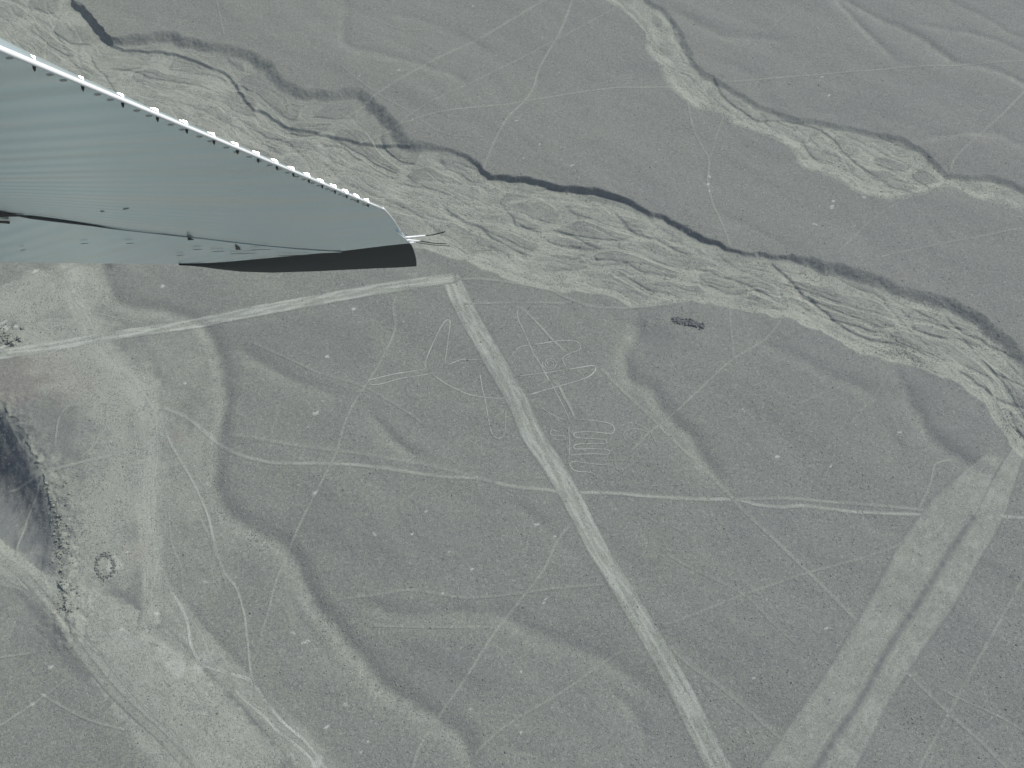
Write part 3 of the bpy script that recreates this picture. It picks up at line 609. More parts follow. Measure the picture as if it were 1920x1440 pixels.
# tracks and footpaths on the plain
TR = [
 ('sandy_wash', [(-60, 990, 44), (0, 1042, 44), (62, 1092, 48), (135, 1135, 78), (205, 1187, 128), (262, 1250, 155), (312, 1310, 168), (405, 1427, 190), (460, 1500, 200)], 100, .72, .07, .18),
 ('sandy_wash', [(290, 1080, 22), (330, 1150, 44), (400, 1235, 46), (480, 1312, 50), (588, 1430, 56), (650, 1500, 60)], 60, .48, .06, .3),
 ('vehicle_track', [(128, 480), (135, 510), (143, 563), (165, 610), (182, 642), (217, 690), (267, 742), (284, 780), (285, 847), (278, 900), (275, 960), (282, 1027), (284, 1127), (280, 1180)], 34, .88, .12, .8),
 ('vehicle_track', [(300, 760), (347, 781), (373, 800), (407, 828), (440, 848), (483, 861), (527, 868), (640, 870), (707, 876), (773, 886), (840, 894), (893, 896), (933, 906), (967, 913), (1023, 918), (1062, 922)], 9, .55, .25, .9),
 ('vehicle_track', [(1070, 923), (1140, 923), (1200, 928), (1280, 934), (1380, 937), (1420, 946), (1467, 951), (1507, 948), (1563, 954), (1613, 959), (1760, 966), (1930, 971)], 9, .55, .35, .9),
 ('vehicle_track', [(427, 813), (483, 820), (533, 830), (640, 845), (707, 855), (773, 866), (840, 880), (930, 905)], 7, .36, .0, .9),
 ('vehicle_track', [(1380, 936), (1470, 934), (1560, 940), (1660, 948), (1780, 962)], 6, .4, .15, .9),
 ('vehicle_track', [(318, 1105), (347, 1153), (360, 1213), (383, 1247), (433, 1263), (470, 1277), (500, 1317), (527, 1350), (567, 1385), (600, 1424), (625, 1470)], 9, .88, .85, .8),
 ('vehicle_track', [(437, 1290), (463, 1317), (500, 1347), (520, 1370), (550, 1393), (585, 1428), (600, 1470)], 8, .85, .8, .8),
 ('vehicle_track', [(350, 1150), (380, 1193), (400, 1243), (433, 1263)], 5, .7, .3, .8),
 ('vehicle_track', [(297, 773), (320, 830), (360, 900), (387, 960), (400, 1010), (417, 1067), (443, 1103), (457, 1150), (465, 1213), (470, 1257), (478, 1285)], 4.5, .62, .38, .9),
 ('vehicle_track', [(290, 790), (310, 850), (345, 920), (380, 980), (405, 1040), (425, 1100)], 4, .45, .0, .9),
 ('vehicle_track', [(-20, 1030), (0, 1046), (40, 1075), (90, 1130), (115, 1165), (150, 1220), (200, 1285), (250, 1335), (300, 1380), (355, 1440), (380, 1480)], 12, .62, .0, .8),
 ('vehicle_track', [(110, 1150), (190, 1230), (230, 1275), (275, 1330), (320, 1370), (360, 1425)], 6, .6, .2, .8),
 ('vehicle_track', [(0, 1095), (50, 1110), (105, 1165), (140, 1215)], 6, .45, .0, .9),
 ('vehicle_track', [(148, 560), (172, 612), (190, 645), (225, 688), (262, 728), (290, 775), (295, 850), (284, 930), (288, 1020), (290, 1110)], 4, .9, .25, .8),
 ('vehicle_track', [(160, 600), (178, 650), (212, 700), (250, 755), (268, 800), (270, 880), (268, 960), (276, 1060), (276, 1130)], 4, .9, .2, .8),
 ('vehicle_track', [(250, 790), (256, 850), (264, 900), (262, 960)], 3, .8, .1, .9),
 ('vehicle_track', [(292, 960), (298, 1010), (305, 1060), (316, 1100), (335, 1150)], 4, .75, .1, .9),
 ('vehicle_track', [(315, 960), (322, 1020), (338, 1060), (342, 1110)], 3, .55, .0, .9),
 ('vehicle_track', [(150, 500), (155, 540), (170, 590), (188, 630)], 4, .8, .15, .9),
 ('vehicle_track', [(105, 485), (125, 530), (150, 575), (200, 590), (275, 605)], 3, .55, .0, .9),
 ('vehicle_track', [(60, 600), (95, 625), (135, 660), (170, 690)], 5, .75, .0, .9),
 ('vehicle_track', [(225, 1265), (255, 1300), (290, 1340), (330, 1390), (352, 1410), (360, 1435)], 4, .85, .1, .9),
 ('vehicle_track', [(190, 1225), (215, 1260), (250, 1300), (285, 1335), (310, 1360)], 4, .85, .1, .9),
 ('vehicle_track', [(285, 1205), (295, 1240), (300, 1250), (318, 1290)], 4, .85, .3, .9),
 ('vehicle_track', [(360, 1280), (375, 1310), (385, 1345), (390, 1380)], 4, .7, .2, .9),
 ('footpath', [(1035, -8), (1023, 0), (907, 67), (813, 113), (710, 173), (640, 219), (610, 238)], 7, .42, .0, .7),
 ('footpath', [(1180, 0), (1153, 17), (1033, 80), (893, 150), (787, 203), (745, 233)], 4, .36, .0, .8),
 ('footpath', [(1076, -10), (1073, 0), (1050, 60), (1013, 123), (1000, 163), (983, 190), (953, 220), (930, 260), (913, 297), (906, 318), (908, 332)], 5, .55, .05, .8),
 ('footpath', [(650, 268), (700, 250), (747, 233), (827, 210), (940, 197), (1023, 183), (1140, 165), (1207, 163), (1280, 162), (1320, 158)], 4, .48, .08, .8),
 ('footpath', [(1363, 154), (1460, 145), (1573, 135), (1707, 125), (1793, 122), (1920, 113), (1960, 110)], 4, .42, .05, .8),
 ('footpath', [(1783, 322), (1793, 293), (1847, 243), (1880, 213), (1920, 172), (1960, 130)], 5, .45, .0, .8),
 ('footpath', [(1288, 185), (1300, 240), (1320, 280), (1330, 300), (1328, 340), (1337, 383), (1353, 417), (1372, 467)], 4, .45, .12, .8),
 ('footpath', [(1355, 223), (1343, 257), (1330, 300)], 4, .38, .0, .8),
 ('footpath', [(1567, 477), (1640, 407), (1710, 367)], 4, .30, .0, .9),
 ('footpath', [(1640, 482), (1663, 477), (1780, 453), (1920, 427), (1960, 420)], 4, .34, .0, .9),
 ('footpath', [(1467, 597), (1437, 633), (1397, 660), (1370, 677), (1333, 710), (1280, 761), (1237, 795), (1213, 815), (1180, 850)], 5, .48, .05, .8),
 ('footpath', [(1368, 557), (1370, 607), (1375, 667), (1372, 677)], 4, .42, .0, .8),
 ('footpath', [(1123, 687), (1173, 737), (1233, 793), (1280, 840), (1313, 870), (1357, 917), (1397, 960), (1440, 1000), (1520, 1077), (1608, 1165)], 7, .44, .0, .7),
 ('footpath', [(1690, 1250), (1707, 1267), (1780, 1337), (1840, 1390), (1890, 1440), (1920, 1470)], 7, .44, .0, .7),
 ('footpath', [(1930, 1065), (1920, 1083), (1830, 1243), (1780, 1337), (1723, 1440), (1700, 1480)], 6, .38, .0, .8),
 ('footpath', [(1760, 1290), (1807, 1313), (1873, 1343), (1930, 1375)], 4, .38, .05, .8),
 ('footpath', [(1240, 1172), (1280, 1160), (1390, 1117), (1517, 1073), (1613, 1047), (1697, 1017)], 5, .34, .0, .8),
 ('footpath', [(1240, 1030), (1280, 1057), (1390, 1113), (1440, 1160), (1493, 1210)], 5, .30, .0, .9),
 ('footpath', [(1250, 1205), (1290, 1243), (1363, 1297), (1467, 1387)], 8, .36, .0, .8),
 ('footpath', [(1073, 977), (1043, 1017), (1020, 1067), (977, 1123), (933, 1177), (880, 1260), (827, 1337), (790, 1393), (770, 1450)], 6, .52, .0, .8),
 ('footpath', [(890, 1413), (950, 1360), (1060, 1293), (1133, 1240), (1173, 1217)], 5, .42, .0, .8),
 ('footpath', [(620, 1130), (640, 1123), (707, 1115), (773, 1107), (873, 1120), (973, 1112), (1040, 1103), (1133, 1095)], 5, .40, .0, .9),
 ('footpath', [(690, 1172), (807, 1175), (933, 1175)], 5, .36, .0, .9),
 ('footpath', [(747, 550), (737, 572), (740, 617), (713, 677), (687, 720), (660, 763), (640, 813), (628, 855), (600, 910), (573, 960), (550, 1010), (517, 1087), (503, 1143), (487, 1193)], 5, .48, .06, .8),
 ('footpath', [(12, 775), (17, 790), (37, 830), (67, 867), (83, 887), (103, 933), (112, 960)], 5, .55, .0, .8),
 ('footpath', [(-10, 906), (0, 903), (50, 897), (83, 887), (150, 867), (210, 852), (270, 840)], 6, .55, .0, .8),
 ('footpath', [(80, 890), (73, 907), (43, 960), (27, 1043)], 4, .5, .0, .8),
 ('footpath', [(200, 763), (200, 797), (173, 837), (147, 860)], 4, .6, .1, .8),
 ('footpath', [(150, 743), (113, 780), (103, 840)], 4, .55, .0, .8),
 ('footpath', [(63, 538), (100, 520), (130, 502), (160, 488)], 7, .6, .0, .7),
 ('footpath', [(-10, 1366), (60, 1320), (133, 1267)], 4, .45, .15, .9),
 ('footpath', [(70, 1295), (80, 1303), (160, 1347), (240, 1370)], 4, .42, .1, .9),
 ('footpath', [(-10, 1234), (30, 1228), (67, 1223)], 4, .4, .15, .9),
 ('footpath', [(858, 522), (907, 523), (973, 532), (1023, 540), (1067, 560), (1113, 575), (1187, 577), (1260, 570)], 5, .5, .0, .8),
 ('footpath', [(870, 570), (950, 568), (1073, 568)], 4, .32, .06, .9),
 ('footpath', [(1720, 960), (1745, 905), (1755, 870), (1790, 860)], 4, .4, .1, .9),
 ('footpath', [(470, 640), (540, 672), (600, 700), (680, 725), (760, 770), (800, 800)], 4, .25, .0, .9),
 ('footpath', [(700, 35), (760, 55), (830, 50)], 3, .22, .0, .9),
 ('footpath', [(640, 125), (700, 170), (760, 205), (830, 250), (910, 258)], 3, .3, .0, .9),
 ('footpath', [(405, -10), (412, 30), (420, 65)], 3, .35, .0, .9),
 ('footpath', [(1515, -5), (1480, 20), (1440, 60), (1400, 100)], 3, .25, .0, .9),
 ('footpath', [(1780, 60), (1765, 100), (1740, 150)], 3, .25, .0, .9),
 ('footpath', [(1320, 560), (1340, 545), (1370, 530)], 3, .5, .0, .9),
 ('footpath', [(1590, 800), (1640, 740), (1670, 690)], 4, .25, .0, .9),
 ('footpath', [(1490, 760), (1550, 735), (1600, 715)], 4, .26, .0, .9),
 ('footpath', [(1150, 850), (1160, 880), (1200, 860), (1260, 820)], 3, .2, .0, .9),
 ('footpath', [(1240, 740), (1215, 790), (1235, 840)], 3, .15, .0, .9),
]
for i, (nm, pts, wpx, s_, wh, sf) in enumerate(TR):
    if wpx in (8, 9): wpx = 7
    if wpx < 8: wpx, s_, wh = wpx * .8, s_ * .9, wh * .8
    ribbon(nm, pts, wpx, sand=s_, white=wh, soft=sf, wfloor=.4 * wh if nm == 'vehicle_track' and wpx < 20 else 0, seed=i, lift=.028 + .0004 * i, streak=.5 if wpx > 20 else .12, edge_dark=0)
# the dark furrow between the two strips: a ridge of swept-up dark stones
def dark_band(name, pts, wpx, amt, lift=.08, label=None, cat=None):
    o = ribbon(name, pts, wpx, sand=.02, soft=.5, seed=9, lift=lift, label=label, cat=cat, kind=None)
    a = o.data.attributes['surface']; n = len(a.data); b = np.zeros(n * 4, np.float32); a.data.foreach_get('color', b); b = b.reshape(-1, 4)
    na = n; co = np.zeros(n * 3, np.float32); o.data.vertices.foreach_get('co', co); co = co.reshape(-1, 3)
    return o, b, co
fur = [(1826, 968), (1765, 1062), (1716, 1140), (1665, 1218), (1622, 1300), (1568, 1380), (1532, 1440), (1500, 1495)]
def ridge(pts, wpx, label):
    P0 = W(pts); C = smooth(P0, .45); T = np.gradient(C, axis=0); T /= np.linalg.norm(T, axis=1, keepdims=True)
    N = np.column_stack([-T[:, 1], T[:, 0]]); hw = wpx * .5 * mpp(1670, 1210)
    q = np.linspace(-1.5, 1.5, 13); arc = np.arange(len(C)) * .45
    X = C[:, 0:1] + N[:, 0:1] * q * hw; Y = C[:, 1:2] + N[:, 1:2] * q * hw
    n1 = .75 + .6 * fbm(X / 2.5, Y / 2.5, 3, 2)
    env = np.exp(-(q[None] / .75) ** 2) * n1
    Z = sample(H, X, Y) + .06 + .40 * np.clip(env, 0, 2) * sst((1.5 - np.abs(q)) / .5)[None]
    g = [sample(a, X, Y) for a in (SAND, DARK, WHITE, RUST)]
    g[0] = np.maximum(g[0], .34); g[0] = g[0] * (1 - np.clip(env, 0, 1)); g[1] = np.clip(env * .85, 0, 1)
    V = np.stack([X, Y, Z], -1).reshape(-1, 3); i = np.arange(len(C) * 13).reshape(len(C), 13)
    F = np.stack([i[:-1, :-1], i[1:, :-1], i[1:, 1:], i[:-1, 1:]], -1).reshape(-1, 4); v = V[F[0]]
    if np.cross(v[1] - v[0], v[2] - v[1])[2] < 0: F = F[:, ::-1]
    o = mesh_np('stone_ridge', V, F, MG, attr=np.stack(g, -1).reshape(-1, 4))
    tag(o, label, 'stone ridge')
ridge(fur, 14, 'low dark ridge of swept stones between the two pale strips in the lower right')

# ------------------------------------------------------------------ the figures scratched into the plain
def wz(x, y): return (660 + x / 3.2, 540 + y / 3.2)
def figure(root_name, label, cat, parts):
    c = at(*parts[0][1][0]) if False else None
    r = bpy.data.objects.new(root_name, None); COL.objects.link(r); r.empty_display_size = 5
    tag(r, label, cat)
    for i, (nm, lines) in enumerate(parts):
        objs = []
        for j, (pts, wpx, s_, wh) in enumerate(lines):
            o = ribbon(nm, [wz(*p) for p in pts], wpx * .68, sand=min(1, s_ * 1.25), white=wh, parent=r, soft=.6, res=.3, seed=i * 3 + j, lift=.05 + .003 * j, rag=.12, worn=.35, wfloor=.22 * wh)
            objs.append(o)
        if len(objs) > 1:      # one mesh per part
            Vs, Fs, As, n0 = [], [], [], 0
            for o in objs:
                me = o.data; n = len(me.vertices)
                v = np.zeros(n * 3, np.float32); me.vertices.foreach_get('co', v)
                f = np.zeros(len(me.loops), np.int32); me.loops.foreach_get('vertex_index', f)
                a = np.zeros(n * 4, np.float32); me.attributes['surface'].data.foreach_get('color', a)
                Vs.append(v.reshape(-1, 3)); Fs.append(f.reshape(-1, 4) + n0); As.append(a.reshape(-1, 4)); n0 += n
                bpy.data.objects.remove(o); bpy.data.meshes.remove(me)
            mesh_np(nm, np.vstack(Vs), np.vstack(Fs), MG, r, attr=np.vstack(As))
    return r
spiral = [(1187 + r * math.cos(a), 458 + r * .9 * math.sin(a)) for a, r in [(k * .42, 7 + 1.02 * k) for k in range(0, 40)]]
figure('whale_geoglyph', 'whale figure drawn in thin pale lines, cut in two by the long strip', 'geoglyph', [
 ('tail', [([(90, 570), (110, 550), (250, 515), (430, 485), (437, 450), (480, 340), (540, 225), (575, 192), (588, 212), (575, 320), (555, 460)], 2.4, .75, .5),
           ([(90, 572), (100, 580), (170, 575), (300, 540), (480, 512)], 2.2, .65, .35)]),
 ('back', [([(555, 460), (600, 450), (650, 432), (700, 432), (785, 435)], 2.3, .7, .5)]),
 ('neck', [([(930, 440), (970, 395), (1010, 355), (1080, 345)], 2.3, .75, .5)]),
 ('belly', [([(480, 515), (560, 570), (640, 610), (700, 635), (770, 650), (850, 660), (930, 660)], 3.2, .62, .4), ([(1060, 620), (1150, 570), (1200, 545)], 2.2, .45, .1)]),
 ('belly_fin', [([(765, 500), (780, 590), (800, 680), (815, 770), (835, 860), (850, 885), (875, 900), (905, 890), (918, 850), (922, 780), (922, 720)], 2.4, .65, .3), ([(825, 782), (880, 760), (930, 715)], 2.2, .45, .1)]),
 ('head', [([(1080, 345), (1200, 325), (1280, 318), (1340, 325), (1365, 340), (1368, 370), (1350, 380), (1290, 405), (1265, 425), (1268, 450), (1280, 470), (1283, 495)], 2.4, .78, .5),
           ([(1283, 495), (1370, 480), (1440, 470), (1460, 485), (1450, 510), (1400, 545), (1250, 590), (1130, 625), (1060, 645)], 2.6, .82, .65),
           ([(985, 535), (1100, 522), (1180, 510), (1285, 495)], 2.2, .65, .3)]),
 ('eye', [(spiral, 2.2, .7, .35)]),
 ('dorsal_fin', [([(1005, 122), (992, 140), (994, 180), (1020, 240), (1060, 330), (1090, 400), (1130, 460), (1160, 520), (1190, 570)], 3.4, .55, .2),
                 ([(1005, 122), (1040, 140), (1110, 210), (1200, 310), (1290, 395)], 5.0, .45, .08)]),
 ('side_fin', [([(1190, 570), (1240, 660), (1290, 760), (1300, 800)], 2.6, .62, .3), ([(1200, 560), (1240, 590), (1280, 670), (1320, 740), (1335, 790)], 6.5, .48, .15)]),
])
figure('hand_geoglyph', 'figure of two hands with looping finger lines, right of the long strip below the whale', 'geoglyph', [
 ('wrist', [([(1110, 700), (1180, 750), (1250, 785), (1290, 800)], 2.4, .45, .1), ([(1315, 812), (1300, 850), (1305, 940), (1300, 1040)], 3.4, .42, .1)]),
 ('short_fingers', [([(1270, 858), (1230, 860), (1200, 852), (1190, 868), (1200, 882), (1265, 888), (1280, 903), (1262, 915), (1205, 908), (1195, 930)], 2.4, .55, .15)]),
 ('long_fingers', [([(1335, 790), (1420, 797), (1500, 805), (1560, 822), (1572, 848), (1555, 875), (1440, 866), (1348, 868), (1330, 882), (1348, 899), (1430, 905), (1510, 912), (1526, 924), (1512, 936), (1420, 934), (1348, 939), (1330, 952), (1348, 966), (1440, 965), (1530, 970), (1546, 985), (1528, 998), (1430, 995), (1330, 1001), (1310, 1012)], 2.6, .68, .35),
                  ([(1512, 1034), (1530, 1047), (1512, 1060), (1430, 1052), (1335, 1040), (1308, 1050), (1310, 1068), (1325, 1086), (1355, 1098), (1430, 1105), (1460, 1120), (1470, 1136)], 2.6, .66, .3)]),
 ('curl', [([(1575, 828), (1620, 824), (1670, 808), (1725, 822), (1782, 856), (1770, 862), (1720, 846), (1665, 850), (1632, 872), (1636, 905), (1664, 925)], 2.2, .5, .1)]),
])

# ------------------------------------------------------------------ stones
def stone_batch(P, R, seed, flat=.7):
    """irregular low stones; P (n,2), R (n,)"""
    rng = np.random.default_rng(seed); n = len(P)
    base = np.array([(1, 0, 0), (0, 1, 0), (-1, 0, 0), (0, -1, 0), (.6, .6, .75), (-.6, .6, .7), (-.6, -.6, .8), (.6, -.6, .7), (.1, 0, 1.05), (0, 0, -.6)], float)
    tri = np.array([(0, 1, 4), (1, 2, 5), (2, 3, 6), (3, 0, 7), (1, 5, 4), (2, 6, 5), (3, 7, 6), (0, 4, 7), (4, 5, 8), (5, 6, 8), (6, 7, 8), (7, 4, 8), (1, 0, 9), (2, 1, 9), (3, 2, 9), (0, 3, 9)])
    V = base[None] * (1 + .55 * (rng.random((n, 10, 3)) - .5))
    V = V * R[:, None, None] * np.stack([1 + .5 * (rng.random(n) - .3), np.ones(n), flat * (1 + .5 * (rng.random(n) - .5))], -1)[:, None]
    a = rng.random(n) * 6.283; c, s = np.cos(a)[:, None], np.sin(a)[:, None]
    x, y = V[:, :, 0] * c - V[:, :, 1] * s, V[:, :, 0] * s + V[:, :, 1] * c
    z = sample(H, P[:, 0], P[:, 1])[:, None] + V[:, :, 2] + .05 * R[:, None]
    V = np.stack([x + P[:, 0:1], y + P[:, 1:2], z], -1).reshape(-1, 3)
    F = (tri[None] + 10 * np.arange(n)[:, None, None]).reshape(-1, 3)
    A = np.repeat(np.column_stack([np.clip(.5 * rng.random(n), 0, 1), np.where(rng.random(n) < .25, .9, .25) * rng.random(n), np.zeros(n), np.zeros(n)]), 10, 0)
    return V, F, A
rng = np.random.default_rng(11)
N0 = 700000
px = rng.uniform(-30, 1950, N0); py = rng.uniform(-20, 1460, N0)
gp = np.array([at(a, b) for a, b in zip(px, py)])
def s_(F): return sample(F, gp[:, 0], gp[:, 1])
rivm = s_((RIV | RIV2).astype(float)); sd_, dk_ = s_(SAND), s_(DARK)
patch = np.clip(fbm(gp[:, 0] / 16, gp[:, 1] / 16, 3, 2) + .15, 0, 1) + .5 * np.clip(fbm(gp[:, 0] / 5, gp[:, 1] / 5, 2, 4), 0, 1)
dens = .09 + .18 * patch + rivm * 1.0 * np.clip(patch * 1.5, 0, 1) * (sd_ < .75) + .14 * dk_
gm = np.zeros(N0)
for (x0, y0, rx_, ry_, a) in [(1685, 655, 55, 14, 1.2), (1290, 606, 30, 8, .6), (1240, 600, 60, 15, .5), (1740, 312, 50, 22, .8), (420, 740, 14, 120, .6), (405, 870, 14, 70, .6), (215, 540, 20, 60, .6), (500, 1010, 60, 20, .5), (720, 290, 70, 20, .5), (1010, 450, 70, 30, .4), (690, 1230, 60, 80, .25), (20, 640, 40, 50, .6), (150, 950, 40, 90, .5), (330, 600, 60, 12, .5), (600, 1180, 25, 60, .4)]:
    gm = np.maximum(gm, a * np.exp(-(((px - x0) / rx_) ** 2 + ((py - y0) / ry_) ** 2)))
dens += .5 * gm
onstrip = np.zeros(N0, bool)
keep = rng.random(N0) < dens
gp_, n_ = gp[keep], keep.sum()
R = rng.gamma(2.4, .020, n_) + .04 + .05 * gm[keep] * rng.random(n_)
V, F, A = stone_batch(gp_, np.minimum(R, .38), 5)
tag(mesh_np('gravel', V, F, MG, attr=A, smooth_=False), 'loose dark stones strewn over the plain and riverbeds', None, None, 'stuff')

# heap of dark boulders on the plain near the river
rng = np.random.default_rng(21)
t = rng.random(150)
P = np.array([at(1262 + 56 * a + rng.normal(0, 1.5), 600 + 12 * a + rng.normal(0, 3.2)) for a in t])
V, F, A = stone_batch(P, .22 + .34 * rng.random(150), 8, .9); A[:, 1] = .95; A[:, 0] = 0
tag(mesh_np('stone_heap', V, F, MG, attr=A, smooth_=False), 'elongated heap of black boulders on the plain just below the riverbed', 'stone heap')
# ring of piled stones on the dusty ground
P, R = [], []
for k in range(190):
    a = rng.uniform(0, 6.283); rr_ = 1 + rng.normal(0, .12)
    P.append(at(198 + 17 * rr_ * math.cos(a), 1062 + 21 * rr_ * math.sin(a))); R.append(rng.uniform(.10, .27))
V, F, A = stone_batch(np.array(P), np.array(R), 9, 1.0); A[:, 1] = .25 + .6 * A[:, 1]
tag(mesh_np('stone_circle', V, F, MG, attr=A, smooth_=False), 'small round ring of piled stones on the dusty ground at the lower left', 'stone circle')
# craggy rocks along the crest of the shaded slope
P, R = [], []
for k in range(420):
    y_ = rng.uniform(900, 1150); xc = np.interp(y_, [850, 920, 990, 1060, 1140, 1190], [70, 96, 108, 112, 122, 135])
    P.append(at(xc + rng.normal(6, 12), y_)); R.append(rng.gamma(2.0, .06) + .06)
V, F, A = stone_batch(np.array(P), np.minimum(np.array(R), .9), 10, 1.0); A[:, 1] = .3 * A[:, 1]; A[:, 0] += .1
tag(mesh_np('rubble', V, F, MG, attr=A, smooth_=False), 'craggy broken rubble along the crest above the dark shaded slope', None, None, 'stuff')
P, R = [], []
for k in range(60):
    P.append(at(14 + rng.normal(0, 13), 634 + rng.normal(0, 12))); R.append(rng.gamma(2.2, .10) + .12)
V, F, A = stone_batch(np.array(P), np.minimum(np.array(R), .8), 12, 1.0); A[:, 0] = .5; A[:, 1] *= .6
tag(mesh_np('rubble', V, F, MG, attr=A, smooth_=False), 'pale broken rubble at the left edge beside the square cleared patch', None, None, 'stuff')

# ------------------------------------------------------------------ the aircraft wing
CAMP = np.array([0, 0, CAM_H]); AX = np.array([1, 0, 0]); AD = -np.array([0, ca, sa]); AF = np.array([0, sa, -ca])   # right, down, forward
def ray(px, py): return np.array([(px - 960) / FPX, (py - 720) / FPX, 1.0])
pA, pB, pC = ray(0, 85) * 1.8, ray(720, 390) * 4.2, ray(0, 491) * 3.6
pn = np.cross(pB - pA, pC - pA); pn /= np.linalg.norm(pn)
if pn @ pA > 0: pn = -pn              # pn points to the camera side (the underside)
def wp(px, py, up=0.0):
    """point on the wing's lower surface; up = metres proud towards the ground side"""
    r = ray(px, py); t = (pn @ pA) / (pn @ r)
    c = r * t + pn * up
    return CAMP + AX * c[0] + AD * c[1] + AF * c[2]
NW = AX * pn[0] + AD * pn[1] + AF * pn[2]

wing = bpy.data.objects.new('aircraft_wing', None); COL.objects.link(wing)
tag(wing, 'pale aircraft wing seen from below with bright trailing edge and dark tip', 'aircraft wing')
wing_loc = Vector(wp(300, 350)); wing.location = wing_loc
bpy.context.view_layer.update()

BUMPS = [(-40, 62), (64, 106), (155, 145.5), (230, 177.5), (295, 205), (350, 228.5), (401, 250), (445, 268.5), (484, 285), (519, 300), (550, 313), (579, 325.5), (604, 336), (628, 346), (650, 355), (671, 364), (690, 372)]
TEL = np.array([(-300, -42), (0, 85), (360, 237.5), (560, 322), (720, 390)])
def te_y(x): return float(np.interp(x, TEL[:, 0], TEL[:, 1]))
_v = [np.linalg.norm(np.array(wp(x, te_y(x))) - np.array(wp(-300, -42))) for x, _ in BUMPS]
WAVE = .31416 / float(np.mean(np.diff(_v)))
def wing_paint():
    m = bpy.data.materials.new('worn_wing_paint_with_reflections'); m.use_nodes = True
    nt = m.node_tree; L = nt.links.new; b = nt.nodes['Principled BSDF']
    uv = node(nt, 'ShaderNodeUVMap')
    def streaks(sx_, sy_, det=3):
        mp = node(nt, 'ShaderNodeMapping'); mp.inputs['Scale'].default_value = (sx_, sy_, 1); L(uv.outputs[0], mp.inputs[0])
        n = node(nt, 'ShaderNodeTexNoise'); n.inputs['Scale'].default_value = 1; n.inputs['Detail'].default_value = det; L(mp.outputs[0], n.inputs['Vector'])
        return n.outputs['Fac']
    r = node(nt, 'ShaderNodeValToRGB'); L(streaks(.55, 3.2, 4), r.inputs[0])
    cr = r.color_ramp; cr.elements[0].position = .28; cr.elements[0].color = (.80, .88, .84, 1)
    cr.elements[1].position = .80; cr.elements[1].color = (.98, .94, .85, 1)
    e = cr.elements.new(.50); e.color = (.78, .94, 1.0, 1)  # cool and warm reflection tones painted into the skin colour
    r2 = node(nt, 'ShaderNodeValToRGB'); L(streaks(1.6, 22.0, 5), r2.inputs[0])
    r2.color_ramp.elements[0].position = .66; r2.color_ramp.elements[0].color = (0, 0, 0, 1)
    r2.color_ramp.elements[1].position = .74; r2.color_ramp.elements[1].color = (1, 1, 1, 1)
    mul = node(nt, 'ShaderNodeMath', op='MULTIPLY'); mul.inputs[1].default_value = .30; L(r2.outputs[0], mul.inputs[0])
    mx = node(nt, 'ShaderNodeMix', data_type='RGBA'); mx.inputs[7].default_value = (.40, .37, .33, 1)
    L(mul.outputs[0], mx.inputs[0]); L(r.outputs[0], mx.inputs[6]); L(mx.outputs[2], b.inputs['Base Color'])
    b.inputs['Metallic'].default_value = .72; b.inputs['Roughness'].default_value = .22; b.inputs['Specular IOR Level'].default_value = .5
    # pressed beads across the skin
    wv = node(nt, 'ShaderNodeTexWave', wave_type='BANDS', bands_direction='Y', wave_profile='SIN')
    wv.inputs['Scale'].default_value = WAVE; wv.inputs['Distortion'].default_value = .5; wv.inputs['Detail'].default_value = 1
    L(uv.outputs[0], wv.inputs['Vector'])
    ad = node(nt, 'ShaderNodeMath', op='MULTIPLY_ADD'); ad.inputs[1].default_value = 1.2
    L(streaks(.5, 3.0, 2), ad.inputs[0]); L(wv.outputs['Fac'], ad.inputs[2])
    bp = node(nt, 'ShaderNodeBump'); bp.inputs['Strength'].default_value = .15; bp.inputs['Distance'].default_value = .007
    L(ad.outputs[0], bp.inputs['Height']); L(bp.outputs[0], b.inputs['Normal'])
    return m
MW = wing_paint()
MWHITE = paint('white_edge_paint', (.86, .87, .87), .28, 0, .4)
MTIP = paint('black_tip_paint', (.016, .020, .024), .55, 0, 0, .25)
MBLACK = paint('black_rubber_and_gap_shade', (.012, .012, .014), .6)
MBROWN = paint('oily_rivet', (.045, .040, .036), .5)

def wmesh(name, V, F, mat, parent=wing, sm=True, uv=None):
    V = np.asarray(V) - np.array(wing_loc)
    F = list(F)
    me = bpy.data.meshes.new(name); me.from_pydata([tuple(v) for v in V], [], [tuple(f) for f in F])
    if uv is not None:
        u = me.uv_layers.new(name='UVMap')
        for l in me.loops: u.data[l.index].uv = uv[l.vertex_index]
    me.update()
    for p in me.polygons: p.use_smooth = sm
    me.materials.append(mat)
    o = bpy.data.objects.new(name, me); COL.objects.link(o); o.parent = parent
    return o

def interp(c, t):
    c = np.asarray(c, float); d = np.concatenate([[0], np.cumsum(np.linalg.norm(np.diff(c, axis=0), axis=1))]); d /= d[-1]
    return np.column_stack([np.interp(t, d, c[:, 0]), np.interp(t, d, c[:, 1])])

